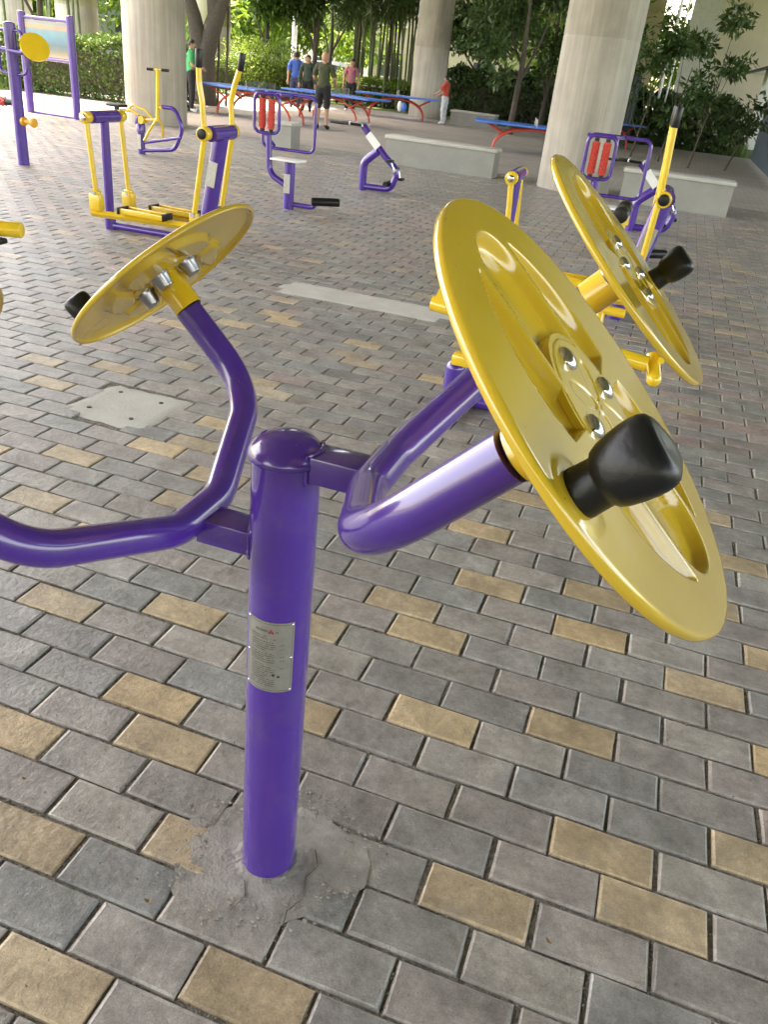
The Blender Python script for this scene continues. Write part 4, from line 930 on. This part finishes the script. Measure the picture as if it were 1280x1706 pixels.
# ================================================================== VEGETATION
def leaves(clusters, n, size, fold=.3, droop=.3, aspect=2.2, flat=0.0, seed=1):
    """numpy leaf cloud: clusters [(cx,cy,cz,rx,ry,rz)], returns verts, faces (2 tris folded along the midrib)"""
    r = np.random.default_rng(seed); cl = np.array(clusters, float); vol = (cl[:, 3] * cl[:, 4] * cl[:, 5]) ** (2 / 3.); idx = r.choice(len(cl), n, p=vol / vol.sum()); c = cl[idx]
    d = r.normal(size=(n, 3)); d /= np.linalg.norm(d, axis=1)[:, None]; rad = r.random(n) ** .42
    bump = 1 + .22 * np.sin(d[:, 0] * 7 + idx) * np.sin(d[:, 2] * 6 + idx * 2)
    P = c[:, :3] + d * (rad * bump)[:, None] * c[:, 3:]
    a = d + r.normal(size=(n, 3)) * .7; a[:, 2] -= droop; a /= np.linalg.norm(a, axis=1)[:, None]
    up = r.normal(size=(n, 3)) * .6 + [0, 0, 1]; b = np.cross(a, up); b /= np.linalg.norm(b, axis=1)[:, None] + 1e-9; nn = np.cross(a, b)
    L = size * (.65 + .7 * r.random(n))[:, None]; W = L / aspect / 2
    v = np.stack([P, P + a * L * .5 + b * W + nn * W * fold, P + a * L, P + a * L * .5 - b * W + nn * W * fold], 1).reshape(-1, 3)
    return v
def leaf_obj(name, v, m_, parent):
    n = len(v) // 4; me = bpy.data.meshes.new(name); off = rootloc(parent); me.vertices.add(len(v)); me.vertices.foreach_set('co', (v - np.array(off[:])).astype(np.float32).ravel())
    li = np.stack([np.arange(n) * 4, np.arange(n) * 4 + 1, np.arange(n) * 4 + 2, np.arange(n) * 4, np.arange(n) * 4 + 2, np.arange(n) * 4 + 3], 1).ravel()
    me.loops.add(len(li)); me.loops.foreach_set('vertex_index', li.astype(np.int32)); me.polygons.add(2 * n); me.polygons.foreach_set('loop_start', (np.arange(2 * n) * 3).astype(np.int32))
    me.update(calc_edges=True); me.validate(); me.materials.append(m_)
    o = bpy.data.objects.new(name, me); COL.objects.link(o); o.parent = parent; return o
def hedge(x0, x1, y0, y1, h, label, m_, n, size=.075, rz=0, cat='hedge', lump=0.12):
    cx, cy = (x0 + x1) / 2, (y0 + y1) / 2; t = thing('hedge', (cx, cy, 0), label, cat); r = np.random.default_rng(int(abs(cx * 100)) + 3)
    d = np.array([x1 - x0, y1 - y0, h]); P = r.random((n, 3)) - .5
    f = r.integers(0, 3, n); s_ = np.sign(P[np.arange(n), f]); k = r.random(n) < .8; P[k, f[k]] = s_[k] * (.5 - .12 * r.random(k.sum()))
    P[:, 2] = np.where(f == 2, .5 - .1 * r.random(n), P[:, 2])
    W = P * d + [0, 0, h / 2]; W[:, 2] += lump * np.sin(W[:, 0] * 3.1 + 1) * np.sin(W[:, 1] * 2.7) * (W[:, 2] / h)
    W[:, 0] += r.normal(0, .05, n); W[:, 1] += r.normal(0, .05, n)
    c_, s2 = math.cos(rz), math.sin(rz); W = np.stack([W[:, 0] * c_ - W[:, 1] * s2 + cx, W[:, 0] * s2 + W[:, 1] * c_ + cy, np.maximum(W[:, 2], .03)], 1)
    a = r.normal(size=(n, 3)); a[:, 2] += .3; a /= np.linalg.norm(a, axis=1)[:, None]; b = np.cross(a, r.normal(size=(n, 3)) + [0, 0, 1]); b /= np.linalg.norm(b, axis=1)[:, None] + 1e-9
    L = size * (.6 + .8 * r.random(n))[:, None]; v = np.stack([W, W + a * L * .5 + b * L * .28, W + a * L, W + a * L * .5 - b * L * .28], 1).reshape(-1, 3)
    leaf_obj('foliage', v, m_, t)
    g = MB()
    for k in range(int((x1 - x0) / .35) + 1):
        x_ = (k + .5) * .35 - (x1 - x0) / 2; yy = rng.normal(0, .1); g.tube([(cx + x_ * c_ - yy * s2, cy + x_ * s2 + yy * c_, -.02), (cx + (x_ + rng.normal(0, .1)) * c_, cy + x_ * s2 + rng.normal(0, .1), h * .7)], .015, 6)
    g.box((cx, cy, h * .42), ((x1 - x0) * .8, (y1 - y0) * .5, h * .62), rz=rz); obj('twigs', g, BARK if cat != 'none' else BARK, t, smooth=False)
    return t
def tree(px, dist, label, crowns, trunk_r, m_, nl, size, group=None, name='broadleaf_tree', fork=True, lean=0, aspect=2.2, H=None):
    """crowns: list of (dx px-lateral metres, z, rx, rz)"""
    x, y = azx(px, dist); t = thing(name, (x, y, 0), label, 'tree', group)
    lat = Vector((-(y - CAM.y), x - CAM.x, 0)).normalized() * -1       # viewer's right
    cl = []; g = MB(); zt = max(c[1] for c in crowns)
    base = Vector((x, y, -.05)); topc = Vector((x, y, 0)) + lat * lean + Vector((0, 0, zt * .8)); mid = base.lerp(topc, .5) + lat * (.1 * trunk_r * 8)
    g.tube(fillet([base, mid, topc], 1.0, 5), trunk_r, 12, radii=None) if False else g.tube([base, base + (mid - base) * .15, mid, topc], trunk_r, 12, radii=[trunk_r * 1.35, trunk_r, trunk_r * .8, trunk_r * .35])
    for (dx, z_, rx, rz) in crowns:
        dd = rng.normal(0, rx * .35); c = Vector((x, y, z_)) + lat * dx + Vector((lat.y, -lat.x, 0)) * dd
        s_ = base.lerp(mid, min(1, .45 + .5 * rng.random())); s_.z = min(s_.z, z_ * .8)
        g.tube([s_, s_.lerp(c, .5) + Vector((0, 0, -.1 * rx)), c], .05, 8, radii=[trunk_r * .5, trunk_r * .35, trunk_r * .15])
        for _ in range(5):
            o_ = rng.normal(0, .45, 3); cl.append((c.x + o_[0] * rx, c.y + o_[1] * rx, c.z + o_[2] * rz, rx * .55, rx * .55, rz * .5))
    obj('trunk', g, BARK, t)
    leaf_obj('crown', leaves(cl, nl, size, seed=int(px + dist * 10), aspect=aspect), m_, t); return t

# hedges
hedge(-17.2, -12.2, 18.0, 19.2, 1.42, 'clipped green hedge behind the picture board at left', LEAFM, 26000, .085, rz=R_(8))
x, y = azx(385, 35); hedge(x - 3.0, x + 2.6, y - .6, y + .6, 1.15, 'dark clipped hedge behind the first blue table', LEAFM, 15000, .09, rz=R_(15))
x, y = azx(600, 38); hedge(x - 4.4, x + 3.0, y - .6, y + .6, .95, 'low leafy hedge behind the man in pink', LEAFB, 15000, .10, rz=R_(10))
x, y = azx(1130, 33); hedge(x - 3.2, x + 2.2, y - .7, y + 1.0, 1.5, 'dense dark hedge behind the right walker', LEAFS, 26000, .13, rz=R_(5), lump=.3)
x, y = azx(840, 37); hedge(x - 3.4, x + 3.4, y - .6, y + .6, 1.6, 'dark leafy hedge behind the small concrete block', LEAFD, 22000, .13, rz=R_(8), lump=.3)
def bush(px, dist, r, h, label, m_, n=6000, size=.09):
    x, y = azx(px, dist); t = thing('bush', (x, y, 0), label, 'bush'); cl = [(x + rng.normal(0, r * .35), y + rng.normal(0, r * .35), h * (.4 + .25 * rng.random()), r * .6, r * .6, h * .42) for _ in range(6)]
    leaf_obj('foliage', leaves(cl, n, size, seed=int(px)), m_, t); g = MB()
    for k in range(5): g.tube([(x, y, -.02), (x + rng.normal(0, r * .3), y + rng.normal(0, r * .3), h * .6)], .025, 6)
    obj('stems', g, BARK, t)
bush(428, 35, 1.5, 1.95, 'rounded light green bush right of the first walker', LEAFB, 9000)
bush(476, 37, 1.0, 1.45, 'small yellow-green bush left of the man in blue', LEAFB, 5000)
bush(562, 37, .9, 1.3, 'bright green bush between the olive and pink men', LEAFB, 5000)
# trees behind
x, y = azx(338, 27); lt = Vector((y - CAM.y, -(x - CAM.x), 0)).normalized(); B0 = Vector((x, y, -.05))
t = thing('forked_tree', (x, y, 0), 'dark thick forked tree right of the left pillar', 'tree', None)
g = MB(); f0 = B0 + Vector((0, 0, 1.35)) + lt * .05
g.tube([B0, B0 + Vector((0, 0, .5)) + lt * .05, f0, f0 + lt * .45 + Vector((0, 0, 1.3)), f0 + lt * 1.25 + Vector((0, 0, 2.9)), f0 + lt * 2.3 + Vector((0, 0, 5.2))], .3, 14, radii=[.42, .32, .30, .22, .20, .08])
g.tube([f0 - Vector((0, 0, .35)), f0 + lt * -.28 + Vector((0, 0, .9)), f0 + lt * -.62 + Vector((0, 0, 1.9)), f0 + lt * -1.2 + Vector((0, 0, 4.5))], .2, 12, radii=[.26, .20, .15, .06])
g.tube([f0 + lt * .3 + Vector((0, 0, .8)), f0 + lt * .25 + Vector((0, 0, 2.4)), f0 + lt * .6 + Vector((0, 0, 5))], .15, 12, radii=[.20, .22, .08])
for a_ in (.42, .66): g.tube([B0 + lt * a_ + Vector((0, 0, 0)), B0 + lt * (a_ + .06) + Vector((0, 0, 2.6))], .035, 8)
obj('trunk', g, BARK, t)
cl = [(x + lt.x * a_ + rng.normal(0, .4), y + lt.y * a_ + rng.normal(0, .4), z_, 1.2, 1.2, .8) for a_, z_ in ((-1.4, 5.6), (.6, 6.4), (2.0, 5.9), (3.2, 6.6), (-.4, 7.2), (1.8, 7.5))]
leaf_obj('crown', leaves(cl, 9000, .22, seed=345), LEAFD, t)
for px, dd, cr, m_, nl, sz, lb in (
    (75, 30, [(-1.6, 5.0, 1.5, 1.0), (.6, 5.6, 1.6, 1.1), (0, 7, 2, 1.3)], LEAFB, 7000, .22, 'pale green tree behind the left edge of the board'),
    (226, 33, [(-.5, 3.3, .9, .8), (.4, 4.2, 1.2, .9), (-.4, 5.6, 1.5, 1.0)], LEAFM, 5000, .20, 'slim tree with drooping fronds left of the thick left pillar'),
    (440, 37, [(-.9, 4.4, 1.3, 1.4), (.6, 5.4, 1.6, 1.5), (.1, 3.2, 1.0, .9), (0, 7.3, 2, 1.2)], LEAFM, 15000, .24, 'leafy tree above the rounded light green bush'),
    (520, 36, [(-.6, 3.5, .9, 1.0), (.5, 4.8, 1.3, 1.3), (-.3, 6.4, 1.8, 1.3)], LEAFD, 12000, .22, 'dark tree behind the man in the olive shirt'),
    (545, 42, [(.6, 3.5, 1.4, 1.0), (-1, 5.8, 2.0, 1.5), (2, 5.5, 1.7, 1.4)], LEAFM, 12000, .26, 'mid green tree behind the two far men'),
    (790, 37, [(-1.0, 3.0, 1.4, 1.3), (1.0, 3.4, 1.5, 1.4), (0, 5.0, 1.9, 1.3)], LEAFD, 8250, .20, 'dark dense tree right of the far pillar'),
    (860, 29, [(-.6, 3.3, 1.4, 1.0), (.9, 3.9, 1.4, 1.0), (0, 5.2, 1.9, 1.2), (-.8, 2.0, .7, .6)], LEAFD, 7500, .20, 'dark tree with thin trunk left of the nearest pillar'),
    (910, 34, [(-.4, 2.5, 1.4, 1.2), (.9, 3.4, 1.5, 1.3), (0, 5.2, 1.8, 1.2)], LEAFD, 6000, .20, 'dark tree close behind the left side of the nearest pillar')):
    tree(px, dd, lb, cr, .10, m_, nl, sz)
# large-leaved shrubs at right
for px, dd, cr, lb in (
    (1075, 25, [(-.15, 2.2, .45, .55), (.25, 3.0, .45, .45), (-.4, 1.5, .35, .35)], 'tall big-leaved shrub just right of the nearest pillar'),
    (1125, 25, [(0, 2.85, .45, .40), (-.25, 2.5, .3, .25)], 'big-leaved shrub with one drooping crown under the deck'),
    (1180, 24, [(-.55, 2.9, .45, .35), (.25, 3.35, .45, .38), (.0, 1.85, .55, .45), (.45, 2.3, .45, .35), (-.5, 1.4, .4, .4)], 'branching shrub spread against the beige wall at right'),
    (1245, 25, [(-.4, 1.5, .55, .35), (.5, 1.45, .6, .4), (0, 1.0, .6, .4)], 'low broad shrub beside the slatted gate')):
    tree(px, dd, lb, cr, .025, LEAFS, int(250 * len(cr)), .19, name='tall_shrub', aspect=2.6, lean=.3)
# bamboo / palms clump between pillars
def bamboo(px, dist, label, n=16, spread=1.0, h=6.5):
    x, y = azx(px, dist); t = thing('bamboo_clump', (x, y, 0), label, 'bamboo'); cl = []
    for k in range(n):
        bx, by = x + rng.normal(0, spread * .5), y + rng.normal(0, spread * .4); lx, ly = rng.normal(0, .5), rng.normal(0, .4); hh = h * (.8 + .35 * rng.random())
        g = MB(); g.tube([(bx, by, -.02), (bx + lx * .3, by + ly * .3, hh * .5), (bx + lx, by + ly, hh)], .04, 8, radii=[.045, .04, .02])
        
        obj('culm', g, BAMBOO, t)
        for _ in range(2): cl.append((bx + lx + rng.normal(0, .5), by + ly, hh * (.62 + .3 * rng.random()), .6, .6, .55))
    leaf_obj('fronds', leaves(cl, 9000, .34, seed=int(px), aspect=7, droop=1.0), LEAFD, t)
bamboo(608, 39, 'bamboo clump behind the man in pink', 15, 1.1)
bamboo(662, 38, 'dense bamboo clump left of the far pillar', 18, 1.2)
bamboo(105, 31, 'leaning bamboo stems behind the picture board', 9, 1.5, 8)
# palm
def palm(px, dist, label, H=4.6, nf=16, L=1.9, m_=LEAFM):
    x, y = azx(px, dist); t = thing('palm_tree', (x, y, 0), label, 'tree'); g = MB(); g.tube([(x, y, -.05), (x + .1, y, H * .5), (x, y, H)], .1, 12, radii=[.12, .075, .07]); obj('trunk', g, BARK, t)
    for k in range(nf):
        a = 2 * math.pi * k / nf + rng.normal(0, .1); el = R_(50 - 55 * rng.random()); g = MB(); pts = []; d_ = Vector((math.cos(a), math.sin(a), 0))
        for i in range(9):
            s_ = i / 8 * L; pts.append(Vector((x, y, H)) + d_ * (s_ * math.cos(el)) + Vector((0, 0, s_ * math.sin(el) - .42 * s_ * s_)))
        g.tube(pts, .012, 5, radii=[.018 - .0018 * i for i in range(9)]); sd_ = d_.cross(Vector((0, 0, 1)))
        for i in range(1, 9):
            for sg in (-1, 1):
                for q in (0, .5):
                    p = pts[i - 1].lerp(pts[i], q); tip = p + sd_ * (sg * .42 * (1 - i / 13)) + d_ * .14 + Vector((0, 0, -.16)); w2_ = d_ * .022
                    g.add([p - w2_, p + w2_, tip], [(0, 1, 2)])
        obj('frond', g, m_, t, smooth=False)
palm(232, 27, 'palm with spreading fronds left of the thick left pillar', 4.3)
palm(640, 38, 'dark palm hanging over the bamboo at the far pillar', 5.2, m_=LEAFD, L=2.3)
palm(700, 40, 'dark palm behind the far pillar', 5.4, m_=LEAFD, L=2.4)
palm(590, 40, 'palm above the man in pink', 5.3, m_=LEAFD, L=2.2)
# far sunny wood closing the view
cl = []; v = []
for px in range(-260, 1120, 26):
    dd = 62 + 18 * rng.random(); x, y = azx(px, dd); hh = 6 + 5 * rng.random()
    for _ in range(3): cl.append((x + rng.normal(0, 2), y + rng.normal(0, 2), hh * (.35 + .5 * rng.random()), 2.6, 2.6, 2.4))
root = bpy.data.objects.new('far_wood', None)
vv = leaves(cl, 52000, .55, seed=99); me = bpy.data.meshes.new('far_wood')
n = len(vv) // 4; me.from_pydata(vv.tolist(), [], [(4 * i, 4 * i + 1, 4 * i + 2, 4 * i + 3) for i in range(n)]); me.materials.append(LEAFB)
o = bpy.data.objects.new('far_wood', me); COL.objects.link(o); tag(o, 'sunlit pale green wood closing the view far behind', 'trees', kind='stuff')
bpy.data.objects.remove(root)
# grass under the right hedge and behind board
def grass_strip(x0, x1, y0, y1, n, label, h=.12):
    r = np.random.default_rng(int(abs(x0 * 31)) + 5); P = np.stack([x0 + (x1 - x0) * r.random(n), y0 + (y1 - y0) * r.random(n), np.full(n, -.02)], 1); a = r.normal(0, .25, (n, 3)); a[:, 2] = 1; b = r.normal(size=(n, 3)); b[:, 2] = 0; b /= np.linalg.norm(b, axis=1)[:, None]
    hh = h * (.5 + r.random(n))[:, None]; v = np.stack([P - b * .008, P + b * .008, P + a * hh + b * .002, P + a * hh - b * .002], 1).reshape(-1, 3)
    me = bpy.data.meshes.new('grass'); me.from_pydata(v.tolist(), [], [(4 * i, 4 * i + 1, 4 * i + 2, 4 * i + 3) for i in range(n)]); me.materials.append(GRASS); o = bpy.data.objects.new('grass', me); COL.objects.link(o); tag(o, label, 'grass', kind='stuff')
grass_strip(-24, -16.5, 15, 24, 12000, 'sunny grass behind the left hedge', .2)
grass_strip(-1.5, 2.4, 31.0, 33.5, 9000, 'rough green grass in front of the right hedge', .32)

# ================================================================== FENCES, BUILDINGS, CARS
def slat_gate(x, y0, y1, h, label):
    t = thing('slatted_gate', (x, y0, 0), label, 'gate'); y = y0; k = 0
    while y < y1:
        g = MB(); g.box((x, y + .07, h / 2 + .05), (.03, .125, h)); obj('slat', g, FENCE, t, smooth=False); y += .155
    for z_ in (.25, h * .5, h - .1):
        g = MB(); g.box((x + .035, (y0 + y1) / 2, z_), (.035, y1 - y0, .06)); obj('rail', g, FENCE, t, smooth=False)
    return t
slat_gate(2.5, 19.0, 29.6, 2.1, 'slate blue gate of vertical slats at the right edge')
# dark cabinet fence next to the pillar
x, y = azx(1038, 29); t = thing('dark_bar_fence', (x, y, 0), 'dark green barred panel standing right behind the nearest pillar', 'fence')
for k in range(9):
    g = MB(); g.box((x - .45 + k * .11, y, 1.05), (.055, .05, 2.1)); obj('bar', g, DKFENCE, t, smooth=False)
g = MB(); g.box((x, y + .04, 1.05), (1.0, .02, 2.0)); obj('backing', g, DKFENCE, t, smooth=False)
# booth roof at right edge
x, y = azx(1282, 40); t = thing('booth', (x, y, 0), 'white booth with dark sloping roof at the right edge', 'booth')
g = MB(); g.box((x + 1.2, y + .8, 1.5), (2.8, 2.2, 3.0)); obj('wall', g, WHITE, t, smooth=False)
g = MB(); g.add([(x - 1.1, y - .6, 2.75), (x + 3, y - .6, 4.3), (x + 3, y + 2.2, 4.3), (x - 1.1, y + 2.2, 2.75), (x - 1.1, y - .6, 2.68), (x + 3, y - .6, 4.05), (x + 3, y + 2.2, 4.05), (x - 1.1, y + 2.2, 2.68)], [(0, 1, 2, 3), (7, 6, 5, 4), (0, 4, 5, 1), (1, 5, 6, 2), (2, 6, 7, 3), (3, 7, 4, 0)]); obj('roof', g, mat('dark_roof', (.03, .035, .045), .4), t, smooth=False)
# small brick kiosk behind shrubs
x, y = azx(1122, 37); g = MB(); g.box((x, y, .85), (.8, .6, 1.7), bev=.02); g.box((x, y, 1.72), (.9, .7, .06)); o = obj('utility_cabinet', g, mat('brown_cabinet', (.12, .09, .085), .7, var=.2), loc=(x, y, 0)); tag(o, 'brown utility cabinet showing between the right shrubs', 'cabinet')
# far buildings
GLASS = mat('dark_glass', (.05, .07, .09), .1)
def building(px, dist, w_, h, label, col):
    x, y = azx(px, dist); t = thing('building', (x, y, 0), label, 'building'); a = math.atan2(y - CAM.y, x - CAM.x) - math.pi / 2
    M = mat('render_' + str(px), col, .85, var=.06); ca, sa = math.cos(a), math.sin(a)
    g = MB(); g.box((x, y, h / 2), (w_, 8, h), rz=a); obj('wall', g, M, t, smooth=False)
    nx = int(w_ / 3); 
    for i in range(nx):
        for j in range(int(h / 3.2)):
            lx = -w_ / 2 + (i + .5) * w_ / nx; lz = 1.6 + j * 3.2
            fx, fy = x + lx * ca + 4.03 * sa, y + lx * sa - 4.03 * ca
            g = MB(); g.box((fx, fy, lz), (1.5, .06, 1.5), rz=a); wdw = obj('window', g, GLASS, t, smooth=False)
            g = MB(); g.box((fx + .03 * sa, fy - .03 * ca, lz), (1.62, .04, .07), rz=a); g.box((fx + .03 * sa, fy - .03 * ca, lz), (.07, .045, 1.6), rz=a); g.box((fx + .05 * sa, fy - .05 * ca, lz - .8), (1.8, .2, .08), rz=a); obj('frame', g, WHITE, wdw, smooth=False)
    g = MB(); g.box((x, y, h + .2), (w_ + .4, 8.4, .4), rz=a); obj('roof', g, M, t, smooth=False)
building(100, 75, 26, 14, 'pale grey building behind the board and left hedge', (.62, .62, .60))
building(330, 85, 16, 16, 'white building glimpsed behind the forked tree', (.68, .68, .66))
building(610, 100, 26, 10, 'low cream building far behind the bamboo', (.6, .56, .48))
building(840, 70, 20, 9, 'beige building glimpsed through the dark trees', (.5, .42, .33))
# cars parked on the road beyond the trees
ROAD = mat('asphalt', (.06, .06, .062), .9, var=.15, scale=2)
g = MB(); a = azx(250, 46); b = azx(900, 42); d_ = (Vector((b[0] - a[0], b[1] - a[1], 0))).normalized(); n_ = Vector((-d_.y, d_.x, 0)) * 4; A = Vector((a[0], a[1], -.012)) - d_ * 40; B = Vector((b[0], b[1], -.012)) + d_ * 5
g.add([A - n_, B - n_, B + n_, A + n_], [(0, 1, 2, 3)]); o = obj('road', g, ROAD, smooth=False); tag(o, kind='structure')
def car(px, dist, label, col):
    x, y = azx(px, dist); t = thing('parked_car', (x, y, 0), label, 'car'); P_ = mat('car_paint_' + str(px), col, .25, coat=.8)
    rz = math.atan2(d_.y, d_.x); ca, sa = math.cos(rz), math.sin(rz)
    def q(a, b, z): return (x + a * ca - b * sa, y + a * sa + b * ca, z)
    prof = [(-2.15, .35), (-2.2, .75), (-1.9, .95), (-1.35, 1.02), (-.8, 1.42), (.55, 1.45), (1.25, 1.05), (2.05, .9), (2.2, .6), (2.15, .32)]
    g = MB(); vs = []; nP = len(prof)
    for b_, k_ in ((-.86, 0), (-.72, 1), (.72, 1), (.86, 0)):
        for a_, z_ in prof: vs.append(q(a_, b_ * (1 if z_ < 1.1 or k_ else .84), z_))
    fs = []
    for r_ in range(3):
        for i in range(nP - 1): fs.append((r_ * nP + i, r_ * nP + i + 1, (r_ + 1) * nP + i + 1, (r_ + 1) * nP + i))
    fs += [tuple(range(nP))[::-1], tuple(3 * nP + i for i in range(nP))]; g.add(vs, fs); obj('body', g, P_, t, ang=35)
    for b_ in (-.80, .80):
        g = MB(); sg = 1 if b_ > 0 else -1
        g.add([q(-1.15, b_ + sg * .075, 1.04), q(1.05, b_ + sg * .075, 1.04), q(.5, b_ - sg * .055, 1.36), q(-.75, b_ - sg * .055, 1.36)], [(0, 1, 2, 3)]); obj('side_window', g, GLASS, t, smooth=False)
    g = MB(); g.add([q(.62, -.62, 1.435), q(.62, .62, 1.435), q(1.24, .72, 1.075), q(1.24, -.72, 1.075)], [(0, 1, 2, 3)]); obj('windscreen', g, GLASS, t, smooth=False)
    for a_ in (-1.35, 1.35):
        for b_ in (-.80, .80):
            g = MB(); g.cyl(q(a_, b_ - .1, .32), q(a_, b_ + .1, .32), .32, n=20, bev=.03); wl = obj('wheel', g, BLACK, t); g = MB(); g.cyl(q(a_, b_ - .11, .32), q(a_, b_ + .11, .32), .18, n=14); obj('rim', g, DKSTEEL, wl)
    for b_ in (-.6, .6): g = MB(); g.box(q(2.14, b_, .68), (.12, .3, .12), rz=rz, bev=.02); obj('headlight', g, WHITE, t)
car(556, 44, 'white car parked beyond the bushes between olive and pink men', (.75, .76, .78))
car(428, 48, 'silver car parked far behind the rounded light green bush', (.5, .52, .55))
car(815, 40, 'dark car glimpsed under the dark trees', (.05, .06, .07))
